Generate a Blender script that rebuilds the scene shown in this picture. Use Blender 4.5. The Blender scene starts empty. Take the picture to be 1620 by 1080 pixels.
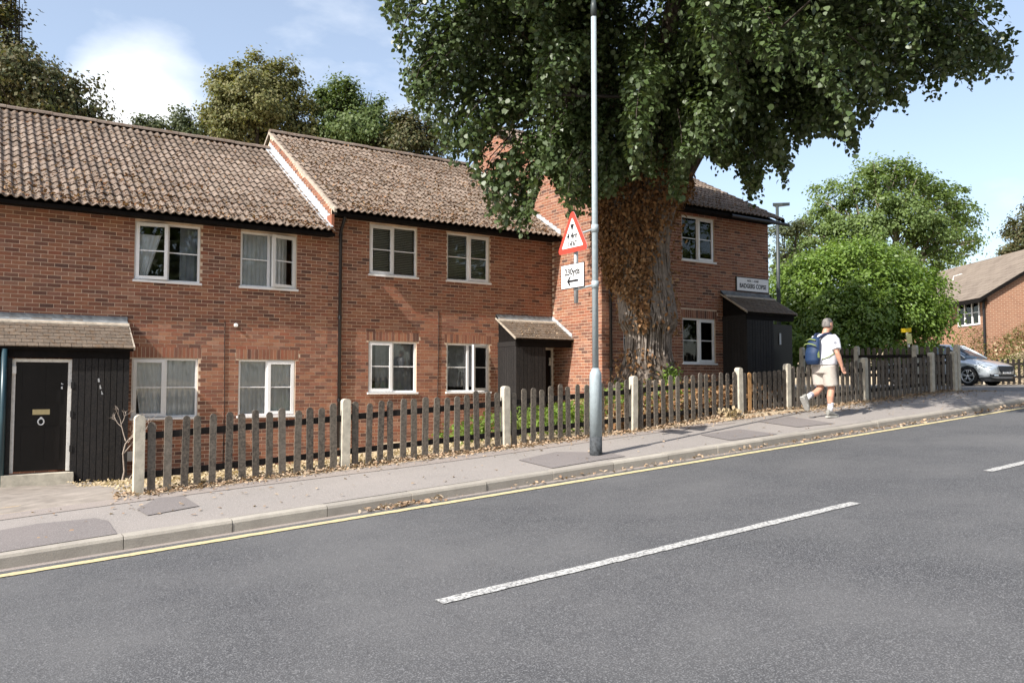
import bpy, bmesh, math, random
import numpy as np
from mathutils import Vector, Matrix, Quaternion
random.seed(7); RNG = np.random.default_rng(11)
S = bpy.context.scene; COL = S.collection
# ------------------------------------------------------------------ camera
FPX = 1300.0; YAW = math.radians(33.2); PIT = math.atan(66/FPX); EYE = 1.6
cam = bpy.data.cameras.new('camera'); camo = bpy.data.objects.new('camera', cam); COL.objects.link(camo)
cam.sensor_width = 36; cam.lens = 36*FPX/1620; cam.clip_end = 4000; cam.clip_start = .05
camo.location = (0, 0, EYE); camo.rotation_euler = (math.pi/2+PIT, 0, -YAW); S.camera = camo
# ------------------------------------------------------------------ sun and sky
SUN_EL = math.radians(42); SH = Vector((-.977, -.212, 0)).normalized()
sunv = Vector((SH.x*math.cos(SUN_EL), SH.y*math.cos(SUN_EL), math.sin(SUN_EL)))
sl = bpy.data.lights.new('sun', 'SUN'); sl.energy = 4.9; sl.angle = math.radians(.53); sl.color = (1, .95, .88)
so = bpy.data.objects.new('sun', sl); COL.objects.link(so); so.location = sunv*60
so.rotation_euler = (-sunv).to_track_quat('-Z', 'Y').to_euler()
W = bpy.data.worlds.new('World'); S.world = W; W.use_nodes = True
nt = W.node_tree; nt.nodes.clear()
def N(t, typ, **k):
    n = t.nodes.new(typ)
    for a, b in k.items():
        if a in n.inputs.keys() if isinstance(a, str) else False: n.inputs[a].default_value = b
        else: setattr(n, a, b)
    return n
sky = N(nt, 'ShaderNodeTexSky', sky_type='NISHITA', sun_disc=False, sun_elevation=SUN_EL,
        sun_rotation=math.atan2(sunv.x, sunv.y), altitude=80, air_density=1.0, dust_density=1.6, ozone_density=.5)
tc = N(nt, 'ShaderNodeTexCoord'); sx = N(nt, 'ShaderNodeSeparateXYZ'); L = nt.links.new
L(tc.outputs['Generated'], sx.inputs[0])
mp = N(nt, 'ShaderNodeMapping'); mp.inputs['Scale'].default_value = (1, 1, 2.2); mp.inputs['Location'].default_value = (.33, .1, .0)
L(tc.outputs['Generated'], mp.inputs[0])
nz = N(nt, 'ShaderNodeTexNoise'); nz.inputs['Scale'].default_value = 2.6; nz.inputs['Detail'].default_value = 7; nz.inputs['Roughness'].default_value = .55
L(mp.outputs[0], nz.inputs[0])
# the cumulus bank above the left roof: a soft lump in direction space added to the general cloud noise
def lump(d, r0, r1):
    vd = N(nt, 'ShaderNodeVectorMath', operation='DISTANCE'); vd.inputs[1].default_value = d
    L(tc.outputs['Generated'], vd.inputs[0])
    mr = N(nt, 'ShaderNodeMapRange'); mr.inputs[1].default_value = r1; mr.inputs[2].default_value = r0; mr.interpolation_type = 'SMOOTHSTEP'
    L(vd.outputs['Value'], mr.inputs[0]); return mr.outputs[0]
def add(a, b, f=1.0):
    m = N(nt, 'ShaderNodeMath', operation='MULTIPLY_ADD'); L(b, m.inputs[0]); m.inputs[1].default_value = f; L(a, m.inputs[2]); return m.outputs[0]
def pdir(px, py):
    xi = (px-810)/FPX; yi = (540-py)/FPX; fw = math.cos(PIT)-yi*math.sin(PIT); up = yi*math.cos(PIT)+math.sin(PIT)
    return Vector((math.cos(YAW)*xi+math.sin(YAW)*fw, -math.sin(YAW)*xi+math.cos(YAW)*fw, up))
v = nz.outputs['Fac']
for (px, py, r, fct) in ((205, 150, .10, .24), (270, 175, .12, .22), (150, 190, .10, .2), (1600, 290, .16, .06), (480, 0, .12, .07)):
    v = add(v, lump(pdir(px, py).normalized(), 0.0, r), fct)
cr = N(nt, 'ShaderNodeValToRGB'); cr.color_ramp.elements[0].position = .58; cr.color_ramp.elements[1].position = .90; cr.color_ramp.elements[0].color = (.15,.15,.15,1)
L(v, cr.inputs[0])
mx = N(nt, 'ShaderNodeMix', data_type='RGBA'); L(cr.outputs[0], mx.inputs['Factor']); L(sky.outputs[0], mx.inputs['A'])
mx.inputs['B'].default_value = (6.3, 6.45, 6.6, 1)
bg = N(nt, 'ShaderNodeBackground'); bg.inputs['Strength'].default_value = .13
wo = N(nt, 'ShaderNodeOutputWorld'); L(mx.outputs['Result'], bg.inputs[0]); L(bg.outputs[0], wo.inputs[0])
vs = S.view_settings; vs.view_transform = 'Standard'; vs.look = 'None'; vs.exposure = 0.80; vs.gamma = 1; vs.use_curve_mapping = False
S.cycles.use_denoising = True; S.cycles.max_bounces = 7; S.cycles.transparent_max_bounces = 24
S.cycles.caustics_reflective = False; S.cycles.caustics_refractive = False; S.cycles.sample_clamp_indirect = 6
# ------------------------------------------------------------------ pixel helpers (a pixel gives a direction only)
CY, SY, CP, SP = math.cos(YAW), math.sin(YAW), math.cos(PIT), math.sin(PIT)
def ray(px, py): return tuple(pdir(px, py))
def RF(r, f): return (CY*r+SY*f, -SY*r+CY*f)          # camera right / forward distance -> plan x, y
def pz(px, py, Z):
    d = pdir(px, py)*Z; return Vector((d.x, d.y, EYE+d.z))
def projnp(P):
    x, y, z = P[:, 0], P[:, 1], P[:, 2]-EYE
    r = CY*x-SY*y; fo = SY*x+CY*y; d = np.maximum(fo*CP+z*SP, .1)
    return 810+FPX*r/d, 540-FPX*(z*CP-fo*SP)/d
# ------------------------------------------------------------------ object helpers
IDM = Matrix.Identity(4)
def tag(o, label=None, cat=None, group=None, kind=None):
    if label: o['label'] = label
    if cat: o['category'] = cat
    if group: o['group'] = group
    if kind: o['kind'] = kind
    return o
def par(o, p):
    if p is not None:
        o.parent = p; o.matrix_parent_inverse = Matrix.Translation(-p.location) if p.type == 'EMPTY' else IDM
    return o
def thing(name, loc, label, cat, group=None):
    o = bpy.data.objects.new(name, None); COL.objects.link(o); o.location = loc; o.empty_display_size = .2
    return tag(o, label, cat, group)
def link(name, me, parent=None, loc=None, rot=None):
    o = bpy.data.objects.new(name, me); COL.objects.link(o)
    if loc is not None: o.location = loc
    if rot is not None: o.rotation_euler = rot
    return par(o, parent)
class MB:
    def __init__(s): s.v = []; s.f = []
    def add(s, vs, fs):
        b = len(s.v); s.v += [tuple(p) for p in vs]; s.f += [tuple(b+i for i in f) for f in fs]; return s
    def box(s, x0, x1, y0, y1, z0, z1, M=None):
        p = [(x0,y0,z0),(x1,y0,z0),(x1,y1,z0),(x0,y1,z0),(x0,y0,z1),(x1,y0,z1),(x1,y1,z1),(x0,y1,z1)]
        if M is not None: p = [M @ Vector(q) for q in p]
        return s.add(p, [(0,3,2,1),(4,5,6,7),(0,1,5,4),(1,2,6,5),(2,3,7,6),(3,0,4,7)])
    def prism(s, poly, d):            # polygon (3-D points) pushed by vector d
        n = len(poly); d = Vector(d); a = [Vector(p) for p in poly]; b = [p+d for p in a]
        return s.add(a+b, [tuple(range(n-1,-1,-1)), tuple(range(n,2*n))]+[(i,(i+1)%n,n+(i+1)%n,n+i) for i in range(n)])
    def tube(s, pts, rad, n=8, cap=True, flat=None):
        pts = [Vector(p) for p in pts]; b = len(s.v); m = len(pts)
        if not hasattr(rad, '__len__'): rad = [rad]*m
        ref = None
        for i, p in enumerate(pts):
            t = (pts[min(i+1, m-1)]-pts[max(i-1, 0)]).normalized()
            if ref is None: ref = Vector((0,0,1)) if abs(t.z) < .9 else Vector((1,0,0))
            a = (ref-t*ref.dot(t)).normalized(); c = t.cross(a); ref = a
            for k in range(n):
                th = 2*math.pi*k/n; s.v.append(tuple(p+(a*math.cos(th)+c*math.sin(th))*rad[i]))
        for i in range(m-1):
            for k in range(n):
                q = (k+1) % n; s.f.append((b+i*n+k, b+i*n+q, b+(i+1)*n+q, b+(i+1)*n+k))
        if cap: s.f.append(tuple(b+k for k in range(n-1,-1,-1))); s.f.append(tuple(b+(m-1)*n+k for k in range(n)))
        return s
    def rings(s, rings, cap=True):    # list of equal-length closed rings of points
        b = len(s.v); n = len(rings[0]); m = len(rings)
        for r in rings: s.v += [tuple(p) for p in r]
        for i in range(m-1):
            for k in range(n):
                q = (k+1) % n; s.f.append((b+i*n+k, b+i*n+q, b+(i+1)*n+q, b+(i+1)*n+k))
        if cap: s.f.append(tuple(b+k for k in range(n-1,-1,-1))); s.f.append(tuple(b+(m-1)*n+k for k in range(n)))
        return s
    def mesh(s, name, mat, smooth=False, xf=None):
        me = bpy.data.meshes.new(name)
        vv = s.v if xf is None else [tuple(xf @ Vector(p)) for p in s.v]
        me.from_pydata(vv, [], s.f); me.materials.append(mat)
        if smooth: me.polygons.foreach_set('use_smooth', [True]*len(me.polygons))
        me.update(); return me
    def build(s, name, mat, parent=None, smooth=False, xf=None): return link(name, s.mesh(name, mat, smooth, xf), parent)
def fix_normals(me):
    bm = bmesh.new(); bm.from_mesh(me); bmesh.ops.recalc_face_normals(bm, faces=bm.faces); bm.to_mesh(me); bm.free()
def np_mesh(name, V, F, mat, smooth=False):
    me = bpy.data.meshes.new(name); V = np.ascontiguousarray(V, np.float32); F = np.ascontiguousarray(F, np.int32)
    m, k = F.shape
    me.vertices.add(len(V)); me.vertices.foreach_set('co', V.ravel())
    me.loops.add(m*k); me.loops.foreach_set('vertex_index', F.ravel())
    me.polygons.add(m); me.polygons.foreach_set('loop_start', np.arange(0, m*k, k, dtype=np.int32))
    if smooth: me.polygons.foreach_set('use_smooth', np.ones(m, bool))
    me.materials.append(mat); me.update(calc_edges=True); me.validate(); return me
def nrm(a): return a/np.maximum(np.linalg.norm(a, axis=1, keepdims=True), 1e-6)
LEAF_ROUND = [(0,0,0),(.22,.40,.10),(.62,.42,.10),(1.05,0,-.06),(.62,-.42,.10),(.22,-.40,.10)]
LEAF_OVAL = [(0,0,0),(.35,.27,.08),(.75,.22,.06),(1.05,0,-.08),(.75,-.22,.06),(.35,-.27,.08)]
LEAF_QUAD = [(0,0,0),(.5,.36,.07),(1,0,-.05),(.5,-.36,.07)]
def leaf_mesh(name, P, Nn, A, size, mat, shape=LEAF_QUAD):
    Nn = nrm(Nn); A = nrm(A-Nn*np.sum(A*Nn, 1, keepdims=True)); B = np.cross(Nn, A); k = len(shape); n = len(P)
    sz = np.broadcast_to(np.asarray(size, float), (n,))[:, None]
    V = np.empty((n, k, 3))
    for i, (a, b, c) in enumerate(shape): V[:, i] = P+(A*a+B*b+Nn*c)*sz
    F = np.arange(n*k).reshape(n, k); return np_mesh(name, V.reshape(-1, 3), F, mat)
def text_mesh(body, size, mat, xf, ext=.0015, align='CENTER', name='lettering', parent=None, sx=1.0):
    cu = bpy.data.curves.new('t', 'FONT'); cu.body = body; cu.size = size; cu.extrude = ext; cu.align_x = align; cu.align_y = 'CENTER'; cu.resolution_u = 3; cu.offset = size*.020
    o = bpy.data.objects.new('t', cu); COL.objects.link(o); dg = bpy.context.evaluated_depsgraph_get()
    me = bpy.data.meshes.new_from_object(o.evaluated_get(dg)); bpy.data.objects.remove(o); bpy.data.curves.remove(cu)
    me.transform(xf @ Matrix.Diagonal((sx, 1, 1, 1))); me.materials.clear(); me.materials.append(mat); me.name = name
    return link(name, me, parent)
# ------------------------------------------------------------------ materials
def newmat(name):
    m = bpy.data.materials.new(name); m.use_nodes = True; t = m.node_tree; t.nodes.clear()
    return m, t, N(t, 'ShaderNodeOutputMaterial')
def randfac(t):
    oi = N(t, 'ShaderNodeObjectInfo'); ge = N(t, 'ShaderNodeNewGeometry')
    a = N(t, 'ShaderNodeMath', operation='ADD'); t.links.new(oi.outputs['Random'], a.inputs[0]); t.links.new(ge.outputs['Random Per Island'], a.inputs[1])
    f = N(t, 'ShaderNodeMath', operation='FRACT'); t.links.new(a.outputs[0], f.inputs[0]); return f.outputs[0]
def ramp(t, fac, cols, const=False):
    r = N(t, 'ShaderNodeValToRGB'); e = r.color_ramp.elements
    if const: r.color_ramp.interpolation = 'CONSTANT'
    while len(e) < len(cols): e.new(.5)
    for i, c in enumerate(cols):
        e[i].position = c[0] if len(c) == 2 else i/max(1, len(cols)-1); cc = c[1] if len(c) == 2 else c; e[i].color = (*cc, 1)
    t.links.new(fac, r.inputs[0]); return r.outputs[0]
def noise(t, scale, detail=4, rough=.6, vec=None, coord='Object'):
    n = N(t, 'ShaderNodeTexNoise'); n.inputs['Scale'].default_value = scale; n.inputs['Detail'].default_value = detail; n.inputs['Roughness'].default_value = rough
    if vec is None:
        g = N(t, 'ShaderNodeNewGeometry'); vec = g.outputs['Position']
    t.links.new(vec, n.inputs['Vector']); return n.outputs['Fac']
def mixc(t, fac, a, b, mode='MIX'):
    m = N(t, 'ShaderNodeMix', data_type='RGBA', blend_type=mode)
    for s, val in (('Factor', fac), ('A', a), ('B', b)):
        if isinstance(val, (int, float)): m.inputs[s].default_value = val
        elif isinstance(val, tuple): m.inputs[s].default_value = (*val, 1)
        else: t.links.new(val, m.inputs[s])
    return m.outputs['Result']
def mapr(t, v, a, b, c, d):
    m = N(t, 'ShaderNodeMapRange'); t.links.new(v, m.inputs[0])
    for i, q in enumerate((a, b, c, d)): m.inputs[1+i].default_value = q
    return m.outputs[0]
def bump(t, h, strength=.4, dist=.01):
    b = N(t, 'ShaderNodeBump'); b.inputs['Strength'].default_value = strength; b.inputs['Distance'].default_value = dist
    t.links.new(h, b.inputs['Height']); return b.outputs[0]
def prin(t, out, col, rough=.8, spec=.3, metal=0, nor=None, **k):
    p = N(t, 'ShaderNodeBsdfPrincipled')
    if isinstance(col, tuple): p.inputs['Base Color'].default_value = (*col, 1)
    else: t.links.new(col, p.inputs['Base Color'])
    if isinstance(rough, (int, float)): p.inputs['Roughness'].default_value = rough
    else: t.links.new(rough, p.inputs['Roughness'])
    p.inputs['Specular IOR Level'].default_value = spec; p.inputs['Metallic'].default_value = metal
    for a, b in k.items(): p.inputs[a.replace('_', ' ')].default_value = b
    if nor is not None: t.links.new(nor, p.inputs['Normal'])
    t.links.new(p.outputs[0], out.inputs[0]); return p
def plain(name, col, rough=.7, spec=.3, var=.25, scale=6, bumps=0, bscale=60, metal=0, **k):
    m, t, o = newmat(name)
    c = mixc(t, mapr(t, noise(t, scale), .3, .7, 0, 1), tuple(q*(1-var) for q in col), tuple(min(1, q*(1+var)) for q in col))
    prin(t, o, c, rough, spec, metal, bump(t, noise(t, bscale, 3), bumps, .01) if bumps else None, **k); return m
def varied(name, cols, rough=.85, spec=.2, mott=.3, scale=9, bumps=.3, bscale=90, const=False, dirt=None):
    m, t, o = newmat(name); c = ramp(t, randfac(t), cols, const)
    c = mixc(t, mapr(t, noise(t, scale), .3, .7, 0, mott), c, (.03,.025,.02))
    c = mixc(t, mapr(t, noise(t, scale*5), .35, .75, 0, mott*.6), c, (.5,.42,.33))
    if dirt: c = mixc(t, mapr(t, noise(t, dirt[1], 6), dirt[2], dirt[3], 0, dirt[4]), c, dirt[0])
    prin(t, o, c, rough, spec, 0, bump(t, noise(t, bscale, 3), bumps, .006)); return m
def leafmat(name, cols, trans=.35, rough=.55, spec=.35, patch=None):
    m, t, o = newmat(name); c = ramp(t, randfac(t), cols)
    if patch: c = mixc(t, mapr(t, noise(t, patch[1], 2), .42, .62, 0, patch[2]), c, patch[0])
    p = prin(t, o, c, rough, spec); tr = N(t, 'ShaderNodeBsdfTranslucent'); t.links.new(mixc(t, 1.0, c, (1.5,1.5,.7), 'MULTIPLY'), tr.inputs[0])
    mx = N(t, 'ShaderNodeMixShader'); mx.inputs[0].default_value = trans
    t.links.new(p.outputs[0], mx.inputs[1]); t.links.new(tr.outputs[0], mx.inputs[2]); t.links.new(mx.outputs[0], o.inputs[0]); return m
M = {}
BR = [(c[0]*1.0, c[1]*.97, c[2]*.95) for c in [(.27,.105,.062), (.34,.15,.088), (.20,.075,.052), (.36,.18,.11), (.29,.10,.058), (.31,.145,.10), (.105,.05,.042), (.33,.14,.08), (.235,.10,.07), (.38,.20,.135), (.16,.068,.05), (.30,.12,.07), (.085,.042,.038)]]
M['brick'] = varied('brick', BR, .9, .15, .22, 14, .35, 70)
M['mortar'] = plain('mortar', (.62,.49,.37), .95, .1, .2, 5, .4, 120)
M['tile'] = varied('tile', [(.19,.150,.123), (.16,.124,.102), (.215,.17,.138), (.13,.101,.084), (.18,.137,.112), (.24,.19,.157), (.16,.121,.10)], .92, .12, .35, 5, .5, 60, dirt=((.105,.06,.035), 9, .52, .68, .75))
M['ptile'] = varied('ptile', [(.125,.098,.078), (.098,.077,.062), (.15,.116,.09), (.112,.087,.069)], .92, .12, .35, 7, .5, 60, dirt=((.12,.065,.03), 10, .5, .7, .6))
M['lead'] = plain('lead', (.42,.44,.46), .55, .4, .25, 7, .2, 30)
M['leadgrey'] = plain('leadgrey', (.17,.18,.19), .8, .2, .3, 7, .2, 30)
M['bargemortar'] = plain('bargemortar', (.38,.33,.27), .95, .1, .25, 12, .6, 60)
M['darkwood'] = plain('darkwood', (.008,.0065,.006), .85, .12, .4, 10, .2, 40)
M['plank'] = varied('plank', [(.0085,.009,.011), (.012,.012,.014), (.007,.0075,.009)], .7, .2, .1, 10, .25, 60)
M['door'] = plain('door', (.006,.0045,.0045), .4, .3, .3, 4)
M['upvc'] = plain('upvc', (.80,.80,.80), .35, .45, .04, 3)
M['oldwhite'] = plain('oldwhite', (.74,.71,.66), .6, .3, .15, 12)
M['brass'] = plain('brass', (.62,.52,.30), .35, .5, .1, 10, metal=.8)
M['pipe'] = plain('pipe', (.012,.012,.014), .35, .5, .2, 4)
M['greenpipe'] = plain('greenpipe', (.02,.05,.065), .35, .5, .2, 4)
M['room'] = plain('room', (.20,.19,.175), .9, .1, .2, 2)
M['curtain'] = plain('curtain', (.82,.83,.85), .9, .1, .1, 5)
M['greycurtain'] = plain('greycurtain', (.30,.32,.36), .9, .1, .2, 5)
M['bluecloth'] = plain('bluecloth', (.25,.33,.40), .9, .1, .2, 5)
M['blind'] = plain('blind', (.80,.80,.74), .6, .3, .08, 5)
M['concrete'] = plain('concrete', (.47,.43,.35), .92, .15, .22, 9, .5, 80)
m, t, o = newmat('kerb'); M['kerb'] = m
c = ramp(t, randfac(t), [(.36,.33,.285), (.31,.285,.25), (.39,.36,.31), (.335,.305,.265)])
c = mixc(t, mapr(t, noise(t, 5, 5), .4, .7, 0, .5), c, (.22,.20,.175)); c = mixc(t, mapr(t, noise(t, 120, 3), .4, .7, 0, .4), c, (.2,.18,.16))
prin(t, o, c, .93, .15, 0, bump(t, noise(t, 90, 4), .5, .008))
def tarmac(name, base, speck, big, bs=260, s2=.7, var=.35):
    m, t, o = newmat(name)
    n1 = noise(t, bs, 2, .5); n2 = noise(t, bs*.37, 3, .6)
    c = mixc(t, mapr(t, n1, .50, .64, 0, 1), tuple(q*(1-var) for q in base), speck)
    c = mixc(t, mapr(t, n2, .38, .55, s2, 0), c, tuple(q*.35 for q in base))
    c = mixc(t, mapr(t, noise(t, .55, 5, .65), .35, .68, 0, 1), c, mixc(t, .6, c, big))
    g = N(t, 'ShaderNodeMix', data_type='FLOAT'); g.inputs[0].default_value = .5; t.links.new(n1, g.inputs[2]); t.links.new(n2, g.inputs[3])
    prin(t, o, c, .86, .25, 0, bump(t, g.outputs[0], .8, .01)); return m
M['road'] = tarmac('road', (.082,.083,.088), (.19,.19,.194), (.135,.133,.133), 120, .45, .28)
M['pave'] = tarmac('pave', (.275,.25,.23), (.37,.34,.318), (.30,.268,.245), 130, .12, .22)
M['patch'] = tarmac('patch', (.19,.17,.163), (.27,.25,.24), (.21,.185,.175), 130, .2, .2)
M['strip'] = tarmac('strip', (.27,.235,.215), (.36,.32,.30), (.30,.255,.22), 130, .2, .2)
M['sideroad'] = tarmac('sideroad', (.17,.16,.155), (.25,.24,.23), (.2,.19,.18), 110, .3)
m, t, o = newmat('paint'); M['paint'] = m
c = mixc(t, mapr(t, noise(t, 42, 7, .8), .44, .58, 0, 1), (.50,.495,.475), (.14,.14,.14)); prin(t, o, c, .8, .25, 0, bump(t, noise(t, 90, 3), .5, .006))
m, t, o = newmat('yellowpaint'); M['yellowpaint'] = m
c = mixc(t, mapr(t, noise(t, 26, 6, .75), .44, .66, 0, .9), (.54,.45,.24), (.25,.235,.20)); prin(t, o, c, .85, .2, 0, bump(t, noise(t, 90, 3), .5, .006))
m, t, o = newmat('ground'); M['ground'] = m
c = mixc(t, mapr(t, noise(t, 1.1, 5), .38, .6, 0, 1), (.42,.33,.225), (.27,.21,.145)); c = mixc(t, mapr(t, noise(t, 22, 5, .7), .4, .65, 0, .8), c, (.50,.41,.29))
prin(t, o, c, .95, .1, 0, bump(t, noise(t, 30, 5), .8, .03))
M['path'] = plain('path', (.25,.22,.19), .93, .12, .25, 4, .5, 60)
M['picket'] = varied('picket', [(.078,.068,.056), (.105,.092,.076), (.055,.048,.042), (.15,.132,.11), (.042,.037,.033), (.088,.077,.065)], .9, .15, .45, 7, .5, 60)
M['rail'] = plain('rail', (.022,.019,.017), .9, .15, .4, 9, .5, 50)
M['newwood'] = plain('newwood', (.42,.235,.10), .8, .2, .2, 10, .3, 60)
M['galv'] = plain('galv', (.33,.385,.41), .6, .3, .12, 25, .1, 60, metal=.15)
M['basepaint'] = plain('basepaint', (.05,.055,.06), .7, .3, .5, 30, .4, 80)
M['metalgrey'] = plain('metalgrey', (.42,.43,.44), .5, .5, .1, 10, metal=.3)
M['signred'] = plain('signred', (.66,.055,.035), .4, .4, .06, 4)
M['signwhite'] = plain('signwhite', (.80,.80,.80), .4, .4, .04, 4)
M['signblack'] = plain('signblack', (.012,.012,.014), .5, .3, .1, 4)
M['streetlamp'] = plain('streetlamp', (.045,.055,.055), .45, .4, .1, 4)
M['yellow'] = plain('yellow', (.80,.56,.02), .5, .3, .08, 8)
M['paleyellow'] = plain('paleyellow', (.68,.66,.30), .5, .3, .15, 20)
m, t, o = newmat('bark'); M['bark'] = m
g = N(t, 'ShaderNodeNewGeometry'); mpn = N(t, 'ShaderNodeMapping'); mpn.inputs['Scale'].default_value = (9, 9, 1.6); t.links.new(g.outputs['Position'], mpn.inputs[0])
h = noise(t, 1.6, 6, .65, mpn.outputs[0])
c = ramp(t, h, [(.32,(.035,.028,.024)), (.5,(.125,.10,.082)), (.68,(.215,.18,.15))]); prin(t, o, c, .95, .1, 0, bump(t, h, 1.0, .06))
M['twigbark'] = plain('twigbark', (.05,.041,.034), .9, .15, .3, 6)
M['paletwig'] = plain('paletwig', (.36,.30,.25), .9, .15, .3, 20)
M['vine'] = plain('vine', (.21,.18,.155), .9, .15, .4, 12)
# glass
m, t, o = newmat('glass'); M['glass'] = m
tr = N(t, 'ShaderNodeBsdfTransparent'); tr.inputs[0].default_value = (.95,.96,.955,1); gl = N(t, 'ShaderNodeBsdfGlossy'); gl.inputs['Roughness'].default_value = .015
lw = N(t, 'ShaderNodeFresnel'); lw.inputs['IOR'].default_value = 1.55; mxs = N(t, 'ShaderNodeMixShader')
gpos = N(t, 'ShaderNodeNewGeometry'); nb = bump(t, noise(t, 1.6, 1, .4), .06, .05); t.links.new(nb, gl.inputs['Normal'])
t.links.new(lw.outputs[0], mxs.inputs[0]); t.links.new(tr.outputs[0], mxs.inputs[1]); t.links.new(gl.outputs[0], mxs.inputs[2]); t.links.new(mxs.outputs[0], o.inputs[0])
# ------------------------------------------------------------------ ground
def zk(x): return .215+.0645*min(x, 18.0)+.012*max(0.0, x-18.0)
def zp(x, y): return zk(x)+.026*(min(max(y, 7.8), 9.9)-7.8)*(1 if x < 18 else max(0, 1-(x-18)/3))
def sm(a, b, v):
    u = min(1, max(0, (v-a)/(b-a))); return u*u*(3-2*u)
def hb(x): return -.14+.42*sm(5.6, 8.2, x)+.80*sm(10.8, 13.6, x)+.36*sm(15.5, 18.2, x)
def gz(x, y):
    if y < 7.86: return zk(x)-.3
    if y < 9.75: return zp(x, y)-.06
    z = zp(x, 9.9); zh = hb(x)
    if x < 0: zh += .0645*x*.5
    yw = 16.3-1.6*sm(11, 13, x)
    w = 1-sm(18.1, 19.2, x)
    g = z+(zh-z)*sm(9.9, yw, y)*w
    g += .62*math.exp(-((x-11.3)**2+(y-12.3)**2)/(2*1.15**2))
    if y > 10.3 and x < 18: g += .012*math.sin(x*7.1+y*3.3)+.012*math.sin(x*2.3-y*5.7)
    g += 1.5*sm(32.2, 36, x)*sm(9, 12, y)
    return g
def sheet(name, xs, ys, zf, mat, parent=None):
    V = [(x, y, zf(x, y)) for y in ys for x in xs]; nx = len(xs)
    F = [(j*nx+i, j*nx+i+1, (j+1)*nx+i+1, (j+1)*nx+i) for j in range(len(ys)-1) for i in range(nx-1)]
    me = bpy.data.meshes.new(name); me.from_pydata(V, [], F); me.materials.append(mat); me.polygons.foreach_set('use_smooth', [True]*len(F)); return link(name, me, parent)
fr = lambda a, b, s: [a+(b-a)*i/max(1, round((b-a)/s)) for i in range(max(1, round((b-a)/s))+1)]
gx = [-900, -300, -120, -50]+fr(-24, 38, .4)+[46, 60, 120, 300, 900]
gy = [-900, -300, -100, -40, -15, -5, 1, 4, 7.8, 7.9, 8.4, 9.0, 9.5, 9.74, 9.78]+fr(9.9, 20, .35)+[24, 30, 40, 60, 120, 300, 900]
tag(sheet('ground', gx, gy, gz, M['ground']), kind='structure')
RX = [-900, -200, -60]+fr(-24, 36, 1.0)+[60, 200, 900]
zr = lambda x: zk(x)-.115
tag(sheet('road', RX, [1.05, 4.4, 7.72], lambda x, y: zr(x)+.03*(1-((y-4.4)/3.35)**2), M['road']), kind='structure')
tag(sheet('opposite_pavement', RX, [-3, 0, .95], lambda x, y: zr(x)+.11, M['pave']), kind='structure')
okb = MB()
for i in range(len(RX)-1):
    x0, x1 = RX[i], RX[i+1]; okb.add([(x0,.93,zr(x0)-.2),(x0,1.06,zr(x0)-.2),(x1,1.06,zr(x1)-.2),(x1,.93,zr(x1)-.2),(x0,.93,zr(x0)+.118),(x0,1.06,zr(x0)+.114),(x1,1.06,zr(x1)+.114),(x1,.93,zr(x1)+.118)], [(4,5,6,7),(1,2,6,5)])
tag(okb.build('opposite_kerb', M['kerb']), kind='structure')
PX = fr(-24, 20.4, .6)
pav = tag(sheet('pavement', PX, [7.92, 8.4, 8.9, 9.4, 9.86], zp, M['pave']), kind='structure')
tag(sheet('side_road', fr(20.4, 31.5, .8), [7.6]+fr(8.4, 60, 2.4), lambda x, y: zp(x, min(y, 9.9))+.004, M['sideroad']), kind='structure')
tag(sheet('side_pavement', fr(18.3, 20.5, .55), fr(9.8, 60, 1.2), lambda x, y: zp(x, min(y, 9.9))+.012, M['pave']), kind='structure')
# dark trench strip and reinstated patches in the pavement (sheets a few mm proud)
def strip_y(x): return 9.42+.05*math.sin(x*.9)
V = []; F = []
for i, x in enumerate(fr(-6, 10.6, .3)):
    for y in (strip_y(x), min(9.84, strip_y(x)+.34)): V.append((x, y, zp(x, y)+.005))
    if i: F.append((2*i-2, 2*i, 2*i+1, 2*i-1))
me = bpy.data.meshes.new('trench_strip'); me.from_pydata(V, [], F); me.materials.append(M['strip']); link('trench_strip', me, pav)
def onpave(px, py, off=0.0):
    d = pdir(px, py)          # pavement plane: z = .215 + .0645 x + .026 (y - 7.8)
    return d*((.215-.026*7.8+off-EYE)/(d.z-.0645*d.x-.026*d.y))
for poly in ([(-60,850),(60,829),(150,820),(170,824),(185,845),(90,860),(-60,884)], [(216,806),(249,788),(290,785),(315,801),(233,816)],
             [(820,728),(880,715),(960,716),(990,722),(950,728),(874,741)], [(1108,688),(1156,697),(1230,687),(1170,679)], [(1199,667),(1262,676),(1320,670),(1250,659)]):
    V = [onpave(*q) for q in poly]; V = [(p.x, p.y, zp(p.x, p.y)+.008) for p in V]
    me = bpy.data.meshes.new('tarmac_patch'); me.from_pydata(V, [], [tuple(range(len(V)))]); me.materials.append(M['patch']); link('tarmac_patch', me, pav)
# kerb of 0.915 m stones
kerb = tag(bpy.data.objects.new('kerb', None), kind='structure'); COL.objects.link(kerb); kerb.location = (0, 7.8, zk(0))
for i in range(-13, 22):
    x0 = .205+.913*i; x1 = x0+.906; j = random.uniform(-.006, .006); k = random.uniform(-.005, .005)
    prof = [(7.80+j,-.2), (7.80+j,.085), (7.812+j,.108), (7.83+j,.116), (7.935,.118), (7.935,-.2)]
    rgs = [[(x, y, zr(x)+q+k*(1 if q > 0 else 0)) for y, q in prof] for x in (x0, (x0+x1)/2, x1)]
    o = MB().rings(rgs).build('kerbstone', M['kerb'], kerb)
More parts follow.
